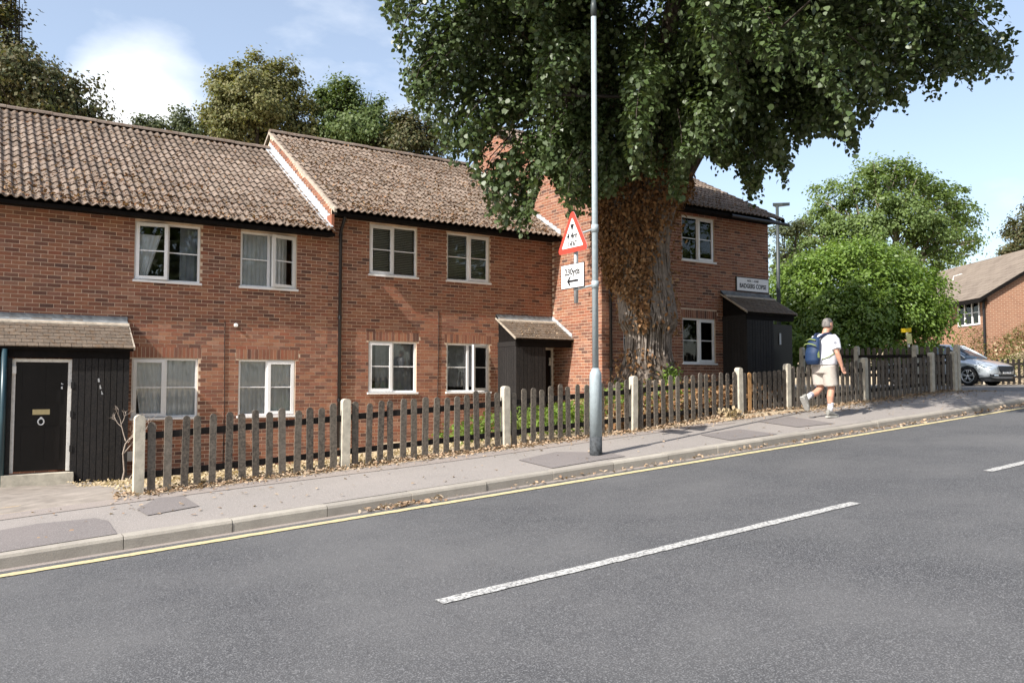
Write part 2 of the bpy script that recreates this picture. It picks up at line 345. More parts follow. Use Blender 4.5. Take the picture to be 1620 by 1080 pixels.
# channel strip at the kerb foot
tag(sheet('gutter_channel', RX, [7.70, 7.815], lambda x, y: zr(x)+.002, M['strip']), kind='structure')
def marking(name, x0, x1, y0, y1, mat, dz=.005, step=.5):
    xs = fr(x0, x1, .07); V = []
    for x in xs:
        for y in (y0+random.uniform(-.007, .007), y1+random.uniform(-.007, .007)): V.append((x, y, zr(x)+.03*(1-((y-4.4)/3.35)**2)+dz))
    F = [(2*i, 2*i+2, 2*i+3, 2*i+1) for i in range(len(xs)-1)]
    me = bpy.data.meshes.new(name); me.from_pydata(V, [], F); me.materials.append(mat); return link(name, me)
yl = marking('yellow_line', -24, 18.5, 7.45, 7.575, M['yellowpaint']); yl['kind'] = 'structure'
for i, x in enumerate((-3.8, 2.38, 8.75, 14.9)):
    d = marking('centre_line_dash', x, x+4.13, 4.385, 4.49, M['paint'], .006); d['kind'] = 'structure'
# concrete path to the left door
tag(sheet('path', fr(-2.2, 1.75, .33), [9.62, 9.86]+fr(10.0, 16.4, .33), lambda x, y: gz(x, y)+.014 if y > 9.9 else zp(x, y)+(.009 if y > 9.8 else -.02), M['path']), kind='structure')
# ------------------------------------------------------------------ houses
BL, BH, JT = .215, .065, .010        # brick length, height, joint
CAMP = Vector((0, 0, EYE))
def brick_layout(u0, u1, z0, z1, openings, soldiers, inside=None):
    full = []; cut = []; sol = []
    blocks = [(a, b, c, d) for a, b, c, d in openings]+[(a, b, c, d) for a, b, c, d in soldiers]
    n = int((z1-z0)/(BH+JT))
    for r in range(n):
        zb = z0+r*(BH+JT); zt = zb+BH; spans = [(u0, u1)]
        for a, b, c, d in blocks:
            if zt > c+.02 and zb < d-.02:
                ns = []
                for s, e in spans:
                    if b <= s or a >= e: ns.append((s, e)); continue
                    if a > s: ns.append((s, a-.004))
                    if b < e: ns.append((b+.004, e))
                spans = ns
        off = (r % 2)*(BL+JT)/2
        for s, e in spans:
            k = math.floor((s-u0-off)/(BL+JT))
            while True:
                a = u0+off+k*(BL+JT); b = a+BL; k += 1
                if a >= e: break
                a2, b2 = max(a, s), min(b, e)
                if b2-a2 < .035: continue
                uc = (a2+b2)/2; zc = (zb+zt)/2
                if inside and not inside(uc, zc): continue
                (full if b2-a2 > BL-.002 else cut).append((uc, zc, b2-a2, BH))
    for a, b, c, d in soldiers:
        m = round((b-a)/.075)
        for i in range(m): sol.append((a+(i+.5)*(b-a)/m, (c+d)/2, (b-a)/m-.010, d-c-.008))
    return full, cut, sol
def brick_box(mb, plane, uc, zc, l, h, pr=.0035):
    ax, val = plane
    if ax == 'y': mb.box(uc-l/2, uc+l/2, val-pr, val+.02, zc-h/2, zc+h/2)
    else: mb.box(val-pr, val+.02, uc-l/2, uc+l/2, zc-h/2, zc+h/2)
_bm = {}
def brick_mesh(ax):
    if ax not in _bm:
        mb = MB()
        if ax == 'y': mb.box(-BL/2, BL/2, -.0035, .02, -BH/2, BH/2)
        else: mb.box(-.0035, .02, -BL/2, BL/2, -BH/2, BH/2)
        _bm[ax] = mb.mesh('brick', M['brick'])
    return _bm[ax]
def wall_with_openings(mb, plane, u0, u1, z0, z1, ops, th=.24):
    us = sorted({u0, u1, *[o[0] for o in ops], *[o[1] for o in ops]}); zs = sorted({z0, z1, *[o[2] for o in ops], *[o[3] for o in ops]})
    us = [u for u in us if u0 <= u <= u1]; ax, val = plane
    P = (lambda u, d, z: (u, val+d, z)) if ax == 'y' else (lambda u, d, z: (val+d, u, z))
    for i in range(len(us)-1):
        for j in range(len(zs)-1):
            uc, zc = (us[i]+us[i+1])/2, (zs[j]+zs[j+1])/2
            if any(o[0] < uc < o[1] and o[2] < zc < o[3] for o in ops): continue
            mb.add([P(us[i],0,zs[j]), P(us[i+1],0,zs[j]), P(us[i+1],0,zs[j+1]), P(us[i],0,zs[j+1])], [(0,1,2,3)])
    for a, b, c, d in ops:
        mb.add([P(a,0,c),P(a,th,c),P(a,th,d),P(a,0,d)], [(0,1,2,3)]); mb.add([P(b,0,c),P(b,th,c),P(b,th,d),P(b,0,d)], [(3,2,1,0)])
        mb.add([P(a,0,c),P(b,0,c),P(b,th,c),P(a,th,c)], [(0,1,2,3)]); mb.add([P(a,0,d),P(b,0,d),P(b,th,d),P(a,th,d)], [(3,2,1,0)])
def brickwork(house, wall, plane, lay, budget, near=None):
    full, cut, sol = lay; ax, val = plane
    pos = lambda u, z: Vector((u, val, z)) if ax == 'y' else Vector((val, u, z))
    full = sorted(full, key=lambda q: (pos(q[0], q[1])-CAMP).length) if near is None else sorted(full, key=near)
    me = brick_mesh(ax)
    for uc, zc, l, h in full[:budget]: link('brick', me, wall, pos(uc, zc))
    mb = MB()
    for uc, zc, l, h in full[budget:]+cut+sol: brick_box(mb, plane, uc, zc, l, h, .0035+random.uniform(-.001, .0015))
    o = mb.build('brickwork', M['brick'], wall); o['kind'] = 'stuff'
def pane(p, a, b, c, d, y):
    MB().box(a, b, y-.003, y+.003, c, d).build('pane', M['glass'], p)
def frame_rect(mb, a, b, c, d, y0, y1, w, wb=None):
    wb = wb or w
    mb.box(a, b, y0, y1, d-w, d); mb.box(a, b, y0, y1, c, c+wb); mb.box(a, a+w, y0, y1, c+wb, d-w); mb.box(b-w, b, y0, y1, c+wb, d-w)
def make_window(house, a, b, c, d, yw, sash='L', open_=0.0, label=None):
    y0 = yw+.035; mb = MB(); frame_rect(mb, a+.003, b-.003, c+.003, d-.003, y0, y0+.07, .042)
    xm = (a+b)/2; mb.box(xm-.028, xm+.028, y0+.002, y0+.068, c+.045, d-.045)
    w = mb.build('window', M['upvc'], house)
    if label: w['label'] = label
    MB().box(a-.03, b+.03, yw-.055, y0+.03, c-.035, c+.008).build('sill', M['upvc'], w)
    zm = (c+d)/2+.01
    for side in ('L', 'R'):
        xa, xb = (a+.045, xm-.03) if side == 'L' else (xm+.03, b-.045)
        if side == sash:                       # opening casement with its own thicker frame, hinged at the outer jamb
            hx = xa if side == 'L' else xb; ang = open_*(-1 if side == 'L' else 1)
            X = Matrix.Translation((hx, y0-.01, 0)) @ Matrix.Rotation(ang, 4, 'Z') @ Matrix.Translation((-hx, -(y0-.01), 0))
            e = .018; s = MB(); frame_rect(s, xa-e, xb+e, c+.03, d-.03, y0-.022, y0+.03, .062)
            s.build('sash', M['upvc'], w, xf=X)
            p = MB().box(xa+.03, xb-.03, y0+.0, y0+.006, c+.09, d-.09); p.build('pane', M['glass'], w, xf=X)
            MB().box(xa+.035, xb-.035, y0-.006, y0+.012, zm-.011, zm+.011).build('glazing_bar', M['upvc'], w, xf=X)
        else:
            pane(w, xa, xb, c+.045, d-.045, y0+.03); MB().box(xa, xb, y0+.02, y0+.042, zm-.011, zm+.011).build('glazing_bar', M['upvc'], w)
    return w
def room(house, a, b, c, d, yw, depth=2.2):
    mb = MB(); x0, x1, z0, z1, ya, yb = a-.3, b+.3, c-.35, d+.25, yw+.245, yw+depth
    P = [(x0,ya,z0),(x1,ya,z0),(x1,yb,z0),(x0,yb,z0),(x0,ya,z1),(x1,ya,z1),(x1,yb,z1),(x0,yb,z1)]
    mb.add(P, [(0,1,2,3),(4,7,6,5),(3,2,6,7),(0,3,7,4),(1,5,6,2)]); mb.build('interior', M['room'], house)
def curtain(label, a, b, c, d, y, mat, amp=.02, per=.085, group=None, slant=None):
    n = int((b-a)/.02); V = []; ph = random.random()*6
    for r in range(7):
        q = r/6
        for i in range(n+1):
            u = i/n; x = a+(b-a)*u
            if slant is not None: x = a+(b-a)*u*(1-slant*(1-q)) if slant > 0 else b-(b-a)*(1-u)*(1+slant*(1-q))
            V.append((x, y+amp*math.sin(u*(b-a)/per*6.28+ph+.5*math.sin(u*9))*(0.6+.4*(1-q)), c+(d-c)*q))
    F = [(r*(n+1)+i, r*(n+1)+i+1, (r+1)*(n+1)+i+1, (r+1)*(n+1)+i) for r in range(6) for i in range(n)]
    me = bpy.data.meshes.new('curtain'); me.from_pydata(V, [], F); me.materials.append(mat); me.polygons.foreach_set('use_smooth', [True]*len(F))
    return tag(link('curtain', me), label, 'curtain', group)
def venetian(label, a, b, c, d, y):
    t_ = thing('venetian_blind', ((a+b)/2, y, d), label, 'blind')
    MB().box(a, b, y-.02, y+.02, d-.03, d).build('headrail', M['blind'], t_)
    sm_ = MB().box(a, b, -.018, .018, -.0015, .0015).mesh('slat', M['blind'])
    n = int((d-c-.05)/.04)
    for i in range(n): link('slat', sm_, t_, (0, y, d-.05-i*.04), (-.55, 0, 0))
    return t_
# a double-roll interlocking tile, 0.30 cover width
def tile_mesh():
    n = 12; V = []; w = .302
    prof = [(w*i/n, .024*math.sin(4*math.pi*i/n-1.2)) for i in range(n+1)]
    for yy, base in ((0.0, .030), (.385, .002)):
        for x, h in prof: V.append((x-w/2, yy, base+h))
    for x, h in prof: V.append((x-w/2, .0, .012+h))
    F = [(i, i+1, n+2+i, n+1+i) for i in range(n)]+[(2*(n+1)+i, 2*(n+1)+i+1, i+1, i) for i in range(n)]
    me = bpy.data.meshes.new('tile'); me.from_pydata(V, [], F); me.materials.append(M['tile']); return me, V, F
TILE, TV, TF = tile_mesh()
def tiled_slope(roof, x0, x1, ye, ze, slope, gauge, rows, budget, xhide=-9):
    ang = math.atan(slope); ca, sa = math.cos(ang), math.sin(ang); nc = max(1, round((x1-x0)/.30)); step = (x1-x0)/nc; items = []
    for r in range(rows):
        for c in range(nc):
            x = x0+(c+.5)*step; s = r*gauge
            items.append((x, ye+ca*s-.010*sa, ze+sa*s+.010*ca))
    vis = sorted([q for q in items if q[0] > xhide], key=lambda q: (Vector(q)-CAMP).length); keep = set(vis[:budget]); T = np.array(TV); V = []; F = []
    for q in items:
        jr = random.uniform(-.012, .012); jz = random.uniform(-.004, .004); jx = random.uniform(-.004, .004)
        if q in keep:
            o = link('tile', TILE, roof, (q[0]+jx, q[1], q[2]+jz), (ang+random.uniform(-.008, .008), 0, jr)); continue
        b = len(V)*39; P = T.copy(); P[:, 0] += jx; X = P[:, 0]-jr*P[:, 1]; Y = P[:, 1]+jr*P[:, 0]
        V.append(np.stack([X+q[0], Y*ca-P[:, 2]*sa+q[1], Y*sa+P[:, 2]*ca+q[2]+jz], 1)); F.append(np.array(TF)+b)
    if V:
        o = link('tilework', np_mesh('tilework', np.concatenate(V), np.concatenate(F), M['tile']), roof); o['kind'] = 'stuff'
_pt = {}
def porch(house, xa, xb, yw, zt, mirror, label, has_left_side, door_dark=False, zfloor=None, open_w=.9):
    """lean-to porch: dark boarded panel, door with white frame, small tiled roof.  mirror=True: door at left"""
    drop, dep = .52, .86; yf = yw-dep; zf = zt-drop; ang = math.atan2(drop, dep); ca, sa = math.cos(ang), math.sin(ang)
    rf = MB().prism([(xa-.05, yw-.002, zt-.05), (xa-.05, yf-.03, zf-.065), (xa-.05, yf-.03, zf-.02), (xa-.05, yw-.002, zt-.012)], (xb-xa+.1, 0, 0)).build('porch_roof', M['darkwood'], house)
    if label: rf['label'] = label
    key = 'p'
    if key not in _pt: _pt[key] = MB().box(-.080, .080, 0, .19, 0, .020).mesh('tile', M['ptile'])
    Ls = math.hypot(drop, dep); nr = 8; g = (Ls-.02)/nr; nc = int((xb-xa+.1)/.165); w = (xb-xa+.1)/nc
    for r in range(nr):
        for c in range(nc+(1 if r % 2 else 0)):
            x = xa-.05+(c+.5-(.5 if r % 2 else 0))*w
            if x < xa-.05+.04: x = xa-.05+.075
            if x > xb+.05-.04: x = xb+.05-.075
            s = r*g-.02
            link('tile', _pt[key], rf, (x, yf-.04+ca*s-.012*sa, zf-.02+sa*s+.012*ca+.004*random.random()), (ang-.06+random.uniform(-.015, .015), 0, random.uniform(-.02, .02)))
    # lead flashing along the wall
    MB().prism([(xa-.06, yw-.012, zt+.10), (xa-.06, yw-.028, zt+.0), (xa-.06, yw-.15, zt-.055), (xa-.06, yw-.145, zt-.04), (xa-.06, yw-.015, zt+.02)], (xb-xa+.12, 0, 0)).build('flashing', M['leadgrey'], house)
    MB().prism([(xa-.07, yw-.152, zt-.055), (xa-.07, yw-.225, zt-.092), (xa-.07, yw-.215, zt-.062), (xa-.07, yw-.152, zt-.03)], (xb-xa+.14, 0, 0)).build('mortar_fillet', M['bargemortar'], house)
    for xx in (xa-.075, xb+.05):
        MB().prism([(xx, yw-.02, zt-.03), (xx, yf-.05, zf-.045), (xx, yf-.05, zf+.012), (xx, yw-.02, zt+.012)], (.025, 0, 0)).build('verge', M['bargemortar'], house)
    z0 = zt-2.93 if zfloor is None else zfloor; ztop = zf-.06
    # beam
    MB().box(xa, xb, yf+.02, yf+.09, ztop-.14, ztop).build('porch_beam', M['darkwood'], house)
    dw = open_w
    if mirror: pa, pb, da, db = xa+dw+.55 if False else xb-.92, xb, xb-.92-dw, xb-.92
    else: pa, pb, da, db = xa, xb-dw, xb-dw, xb
    panel = MB().box(pa+.005, pb-.005, yf+.055, yf+.075, z0, ztop-.141).build('boarded_panel', M['darkwood'], house)
    n = max(2, round((pb-pa)/.105)); pw = (pb-pa)/n; pm = MB().box(-pw/2+.005, pw/2-.005, -.012, .012, z0+.02, ztop-.145).mesh('plank', M['plank'])
    for i in range(n): link('plank', pm, panel, (pa+(i+.5)*pw, yf+.04+random.uniform(-.002, .002), 0))
    if has_left_side:
        sp = MB().prism([(xa+.03, yf+.06, z0), (xa+.03, yw-.002, z0), (xa+.03, yw-.002, zt-.06), (xa+.03, yf+.06, zf-.08)], (.02, 0, 0)).build('side_panel', M['darkwood'], house)
        m_ = 8; q = (dep-.06)/m_
        for i in range(m_):
            yc = yf+.05+(i+.5)*q; zz = zf-.05+(yc-yf)/dep*drop-.04
            MB().box(xa+.004, xa+.028, yc-q/2+.004, yc+q/2-.004, z0+.02, min(zz, ztop-.14)).build('plank', M['plank'], sp)
        MB().box(xa-.004, xa+.030, yf+.05, yw-.01, ztop-.14+.004, ztop-.02).build('plank', M['plank'], sp)
    return pa, pb, da, db, yf, z0, ztop
def door(house, a, b, y, z0, z1, frame='oldwhite', detail=True):
    d = MB().box(a+.06, b-.06, y, y+.045, z0+.02, z1-.06).build('door', M['door'], house)
    f = MB(); f.box(a, a+.055, y-.03, y+.06, z0, z1); f.box(b-.055, b, y-.03, y+.06, z0, z1); f.box(a+.055, b-.055, y-.03, y+.06, z1-.055, z1)
    f.build('door_frame', M[frame], house)
    w = b-a-.12; h = z1-z0
    for i in range(2):
        xa = a+.06+.10+i*(w-.08)/2; xb = xa+(w-.32)/2
        for (p, q) in ((.10, .40), (.62, .92)):
            MB().box(xa, xb, y-.012, y+.002, z0+h*p, z0+h*q).build('panel', M['door'], d)
    if detail:
        xc = (a+b)/2
        MB().box(xc-.13, xc+.13, y-.012, y-.001, z0+.98, z0+1.07).build('letterbox', M['brass'], d)
        mb = MB(); k = 14; mb.tube([(xc+.045*math.cos(6.283*i/k), y-.02, z0+.86+.055*math.sin(6.283*i/k)) for i in range(k+1)], .011, 6)
        mb.tube([(xc, y-.001, z0+.92), (xc, y-.03, z0+.92)], .022, 8); mb.build('knocker', M['signwhite'], d)
        MB().prism([(xc+.16, y-.003, z0+1.50), (xc+.33, y-.003, z0+1.50), (xc+.29, y-.003, z0+1.53), (xc+.17, y-.003, z0+1.62)], (0, -.002, 0)).build('paper_scrap', M['signwhite'], d)
        MB().prism([(xc+.25, y-.003, z0+1.42), (xc+.32, y-.003, z0+1.42), (xc+.31, y-.003, z0+1.47)], (0, -.002, 0)).build('paper_scrap', M['signwhite'], d)
    return d
def downpipe(house, x, y, ztop, zbot, kick=.18, name='downpipe'):
    mb = MB(); mb.tube([(x+.02, y-.26, ztop), (x+.02, y-.24, ztop-.10), (x, y-.07, ztop-.34), (x, y-.05, ztop-.44), (x, y-.05, zbot)], .036, 10)
    o = mb.build(name, M['pipe'], house, smooth=True)
    z = ztop-.5
    while z > zbot+.3:
        MB().tube([(x, y-.05, z), (x, y-.05, z+.07)], .046, 10).build('pipe_collar', M['pipe'], o); z -= 1.8
    return o
def eave_bits(house, x0, x1, yw, ze, oh):
    MB().box(x0, x1, yw-oh+.03, yw-oh+.055, ze-.085, ze-.015).build('fascia', M['darkwood'], house)
    MB().prism([(x0, yw-oh+.056, ze-.05), (x0, yw-.006, ze+.165), (x0, yw-.006, ze+.18), (x0, yw-oh+.056, ze-.03)], (x1-x0, 0, 0)).build('soffit', M['darkwood'], house)
    rm = MB().prism([(-.025, -oh+.06, -.10), (-.025, -.009, .06), (-.025, -.009, .16), (-.025, -oh+.06, -.052)], (.05, 0, 0)).mesh('rafter_foot', M['darkwood']); x = x0+.3
    while x < x1-.1: link('rafter_foot', rm, house, (x, yw, ze)); x += .62
def roof_shell(house, x0, x1, ye, ze, yr, zr_, back_y, back_z, name='roof'):
    # solid roof body a little under the tiles
    mb = MB(); mb.prism([(x0, ye+.03, ze-.03), (x0, back_y, back_z-.03), (x0, yr, zr_-.03)], (x1-x0, 0, 0))
    o = mb.build(name, M['darkwood'], house); return o
def ridge(roof, x0, x1, yr, zr_):
    n = round((x1-x0)/.45); w = (x1-x0)/n
    V = [(0, .13*math.cos(a), .10*math.sin(a)-.01) for a in [math.pi*i/6 for i in range(7)]]
    mb = MB(); mb.add([(-w/2+.004, y, z) for _, y, z in V]+[(w/2-.004, y, z) for _, y, z in V], [(i, i+1, 8+i, 7+i) for i in range(6)]+[tuple(range(7)), tuple(range(13, 6, -1))])
    me = mb.mesh('ridge_tile', M['tile'])
    for i in range(n): link('ridge_tile', me, roof, (x0+(i+.5)*w, yr, zr_+.02+random.uniform(-.006, .006)))
UPZ, GRZ = (3.58, 4.73), (.93, 2.09)
OH = .45
def house(name, label, x0, x1, yw, Lv, win, slope, yr, zeave, zbase, budget=300, brick_from=None, left_gable=None):
    h = thing(name, ((x0+x1)/2, yw, zbase), label, 'house', 'brick terrace houses')
    ops = []; sol = []
    for (a, b, lev) in win:
        c, d = (UPZ if lev == 'u' else GRZ); ops.append((a, b, c+Lv, d+Lv))
        if lev == 'g': sol.append((a-.06, b+.06, d+Lv+.002, d+Lv+.215))
    ztop = zeave+.22; mb = MB(); wall_with_openings(mb, ('y', yw), x0, x1, zbase-.5, ztop, ops)
    # back and sides
    yb = 2*yr-yw; zr_ = zeave+(yr-(yw-OH))*slope-.02
    mb.add([(x0,yb,zbase-.5),(x1,yb,zbase-.5),(x1,yb,ztop),(x0,yb,ztop)], [(3,2,1,0)])
    for xx in (x0, x1): mb.add([(xx,yw,zbase-.5),(xx,yb,zbase-.5),(xx,yb,ztop-.1),(xx,yr,zr_-.1),(xx,yw,ztop-.1)], [(0,1,2,3,4)])
    wall = mb.build('wall', M['mortar'], h)
    lay = brick_layout(x0 if brick_from is None else brick_from, x1, zbase-.3, ztop-.02, ops, sol)
    brickwork(h, wall, ('y', yw), lay, budget, near=lambda q: (Vector((q[0], yw, q[1]))-CAMP).length+(50 if q[0] < .45 or q[1] < zbase+.15 or q[1] > zeave-.3 else 0))
    ye = yw-OH; zr2 = zeave+(yr-ye)*slope
    roof = roof_shell(h, x0+.03, x1-.01, ye, zeave, yr, zr2, 2*yr-ye, zeave)
    return h, wall, roof, ops, zr2
YW = 17.1; YR = 21.46
# house 1 -------------------------------------------------------------
H1, w1, r1, o1, zr1 = house('terrace_house', 'left brick terrace house with dark boarded porch and the lowest tiled roof', -3.2, 6.40, YW, 0.0,
    [(2.52,3.73,'u'),(4.52,5.70,'u'),(2.52,3.73,'g'),(4.52,5.70,'g')], .605, YR, 4.80, -.25)
tiled_slope(r1, -3.2, 6.37, YW-OH-.03, 4.83, .605, .322, 17, 300, .15)
ridge(r1, -3.2, 6.36, YR, zr1+.03); eave_bits(H1, -3.2, 6.39, YW, 4.82, OH)
make_window(H1, 2.52, 3.73, 3.58, 4.73, YW, 'L', .20, 'upper casement with its left sash pushed open')
make_window(H1, 4.52, 5.70, 3.58, 4.73, YW, 'R', .30, 'upper casement with its right sash pushed open')
make_window(H1, 2.52, 3.73, .93, 2.09, YW, 'L'); make_window(H1, 4.52, 5.70, .93, 2.09, YW, 'R')
for a, b, c, d in o1: room(H1, a, b, c, d, YW)
curtain('white curtain drawn aside at the bottom left of the upper window with open left sash', 2.55, 3.02, 3.60, 4.5, YW+.14, M['curtain'], slant=.55)
curtain('pale curtain at the right jamb of the upper window with open left sash', 3.38, 3.70, 3.60, 4.70, YW+.20, M['greycurtain'])
curtain('white net curtain behind the upper window with open right sash, left half', 4.55, 5.12, 3.60, 4.72, YW+.13, M['curtain'])
curtain('white net curtain behind the open right sash of the upper window', 5.14, 5.52, 3.60, 4.72, YW+.13, M['curtain'])
curtain('white curtain in left pane of the lower window nearest the front door', 2.56, 3.08, .96, 2.08, YW+.13, M['curtain'], slant=-.25)
curtain('white curtain in right pane of the lower window nearest the front door', 3.12, 3.70, .96, 2.08, YW+.13, M['curtain'])
curtain('white net curtain in lower window beside the tall downpipe', 4.55, 5.67, .96, 2.08, YW+.13, M['curtain'])
pa, pb, da, db, yf, z0, ztp = porch(H1, -1.2, 2.36, YW, 2.76, True, None, False, zfloor=-.14)
MB().box(-1.2, da, yf+.03, yf+.06, z0, ztp-.15).build('boarded_panel', M['plank'], H1)
door(H1, da, db, yf+.12, z0+.22, ztp-.16)
MB().box(da-.12, db+.05, yf-.10, yf+.2, z0-.2, z0+.20).build('doorstep', M['concrete'], H1)
for zz in (.55, 1.15, 1.65): MB().box(db-.015, db+.03, yf+.02, yf+.05, zz+z0, zz+z0+.11).build('hinge', M['pipe'], H1)
MB().box(da-.0, da+.06, yf+.04, yf+.10, z0+1.90, z0+2.03).build('door_chime', M['oldwhite'], H1)
MB().tube([(da-.12, yf-.02, ztp), (da-.12, yf-.02, z0)], .045, 12).build('rain_pipe', M['greenpipe'], H1, smooth=True)
# number marks on the porch boards
for k, zz in enumerate((1.62, 1.5, 1.4)):
    MB().prism([(1.85+.03*k, yf+.026, zz), (1.88+.03*k, yf+.026, zz), (1.87+.02*k, yf+.026, zz+.07), (1.845+.03*k, yf+.026, zz+.06)], (0, -.002, 0)).build('paint_scrape', M['metalgrey'], H1)
ab = MB(); ab.box(2.42, 2.60, YW-.016, YW, .13, .31); o = ab.build('air_brick', M['oldwhite'], H1)
vt = MB(); vt.tube([(4.45, YW-.06, 2.78), (4.45, YW, 2.78)], [.03, .045], 12); vt.build('overflow_pipe', M['signwhite'], H1)
MB().tube([(4.23, YW-.016, 2.86), (4.23, YW-.016, 2.4), (4.25, YW-.016, 1.2), (4.24, YW-.016, -.1)], .008, 6).build('cable', M['pipe'], H1)
# house 2 -------------------------------------------------------------
H2, w2, r2, o2, zr2 = house('terrace_house', 'middle brick terrace house with venetian blinds upstairs and a small tiled porch', 6.40, 12.43, YW, .46,
    [(7.36,8.55,'u'),(9.34,10.53,'u'),(7.36,8.55,'g'),(9.34,10.53,'g')], .605, YR, 5.26, .2)
tiled_slope(r2, 6.36, 12.42, YW-OH-.03, 5.29, .605, .322, 17, 300)
ridge(r2, 6.36, 12.42, YR, zr2+.03); eave_bits(H2, 6.41, 12.41, YW, 5.28, OH)
make_window(H2, 7.36, 8.55, 4.04, 5.19, YW, 'L'); make_window(H2, 9.34, 10.53, 4.04, 5.19, YW, 'R')
make_window(H2, 7.36, 8.55, 1.39, 2.55, YW, 'L'); make_window(H2, 9.34, 10.53, 1.39, 2.55, YW, 'R', .35, 'lower casement with its right sash ajar')
for a, b, c, d in o2: room(H2, a, b, c, d, YW)
venetian('grey venetian blind in upper window next to the downpipe', 7.40, 8.51, 4.06, 5.18, YW+.17)
venetian('grey venetian blind in upper window above the porch side', 9.38, 10.49, 4.06, 5.18, YW+.17)
curtain('dark grey curtain hanging in lower left window of the middle house', 7.62, 8.52, 1.42, 2.52, YW+.20, M['greycurtain'], .025, .16)
curtain('plain pale drape filling the lower window with the sash ajar', 9.36, 10.50, 1.52, 2.53, YW+.22, M['greycurtain'], .004, .5)
downpipe(H2, 6.66, YW, 5.30, .2)
pa, pb, da, db, yf, z0, ztp = porch(H2, 10.76, 12.41, YW, 3.20, False, None, True, zfloor=.32, open_w=.78)
door(H2, da-.12, db-.01, YW-.05, z0+.2, ztp-.12, 'oldwhite', False)
MB().tube([(12.30, YW-.07, 2.25), (12.30, YW-.07, 2.05)], [.02, .035], 8).build('porch_lamp', M['oldwhite'], H2)
MB().tube([(9.12, YW-.016, 3.3), (9.12, YW-.016, 2.4), (9.10, YW-.016, 1.3), (9.1, YW-.016, .3)], .008, 6).build('cable', M['pipe'], H2)
# the gable strip of house 2 showing above house 1's roof: bricks, stepped lead, mortar verge
def verge_strip(h, wall, x, ye, z_low, z_high, slope, y1, lead_w=.20, budget=0):
    f = lambda y, z0_: z0_+(y-ye)*slope
    mb = MB(); mb.add([(x-.004, ye+.25, f(ye+.25, z_low)-.1), (x-.004, y1, f(y1, z_low)-.1), (x-.004, y1, f(y1, z_high)-.03), (x-.004, ye+.25, f(ye+.25, z_high)-.03)], [(0,1,2,3)])
    mb.build('gable_strip', M['mortar'], h)
    lay = brick_layout(ye+.28, y1, z_low-.1, f(y1, z_high), [], [], lambda u, z: f(u, z_low)+.02 < z < f(u, z_high)-.05)
    full, cut, s_ = lay; mb = MB()
    for q in full+cut: brick_box(mb, ('x', x-.004), *q, .004)
    if mb.v: o = mb.build('brickwork', M['brick'], wall); o['kind'] = 'stuff'
    n = int((y1-ye-.3)/.16)
    for i in range(n):
        a = ye+.3+i*.16; b = a+.158; zt_ = f(a, z_low)+lead_w
        MB().prism([(x-.016, a, f(a, z_low)+.02), (x-.016, b, f(b, z_low)+.02), (x-.016, b, zt_+.06), (x-.016, a, zt_)], (-.004-.002*(i % 2), 0, 0)).build('flashing', M['lead'], h)
    MB().prism([(x-.018, ye+.1, f(ye+.1, z_low)+.055), (x-.018, y1, f(y1, z_low)+.055), (x-.15, y1, f(y1, z_low)+.052), (x-.15, ye+.1, f(ye+.1, z_low)+.052)], (0, -.004, .012)).build('flashing', M['lead'], h)
ye = YW-OH
verge_strip(H2, w2, 6.395, ye, 4.83, 5.28, .605, YR, .25)
MB().prism([(6.345, ye-.03, 5.245), (6.345, YR, zr2-.0), (6.345, YR, zr2+.065), (6.345, ye-.03, 5.335)], (.055, 0, 0)).build('verge', M['bargemortar'], H2)
MB().prism([(6.345, 2*YR-ye, 5.245), (6.345, YR, zr2-.0), (6.345, YR, zr2+.065), (6.345, 2*YR-ye, 5.335)], (.055, 0, 0)).build('verge', M['bargemortar'], H2)
MB().box(6.36, 6.42, YW-.28, YW-.002, 4.9, 5.24).build('corbel', M['brick'], H2)
# house 3 -------------------------------------------------------------
Y3 = 15.1; YR3 = 19.95; SL3 = .55; E3 = 6.02
H3, w3, r3, o3, zr3 = house('terrace_house', 'right brick terrace house jutting forward behind the big tree, with street name sign', 12.43, 18.40, Y3, 1.18,
    [(13.1,14.3,'u'),(15.08,16.26,'u'),(13.1,14.3,'g'),(15.08,16.26,'g')], SL3, YR3, E3, .75, budget=220)
tiled_slope(r3, 12.36, 18.50, Y3-OH-.05, E3+.03, SL3, .322, 18, 300)
ridge(r3, 12.36, 18.5, YR3, zr3+.03); eave_bits(H3, 12.44, 18.40, Y3, E3+.02, OH)
for (a, b) in ((13.1, 14.3), (15.08, 16.26)):
    make_window(H3, a, b, 4.76, 5.91, Y3, 'R'); make_window(H3, a, b, 2.11, 3.27, Y3, 'R')
for a, b, c, d in o3: room(H3, a, b, c, d, Y3)
curtain('patterned net curtain in the lower window right of the tree trunk', 15.11, 16.23, 2.2, 3.26, Y3+.14, M['curtain'], .02, .1)
downpipe(H3, 12.66, Y3, 6.0, .8)
porch(H3, 16.52, 18.36, Y3, 3.96, False, None, True, zfloor=1.1, open_w=.8)
MB().box(17.57, 18.34, Y3-.80, Y3-.78, 1.2, 3.15).build('door', M['door'], H3)
MB().prism([(17.80, Y3-.812, 2.62), (17.87, Y3-.812, 2.62), (17.87, Y3-.812, 2.92), (17.80, Y3-.812, 2.92)], (0, -.006, 0)).build('door_light', M['metalgrey'], H3)
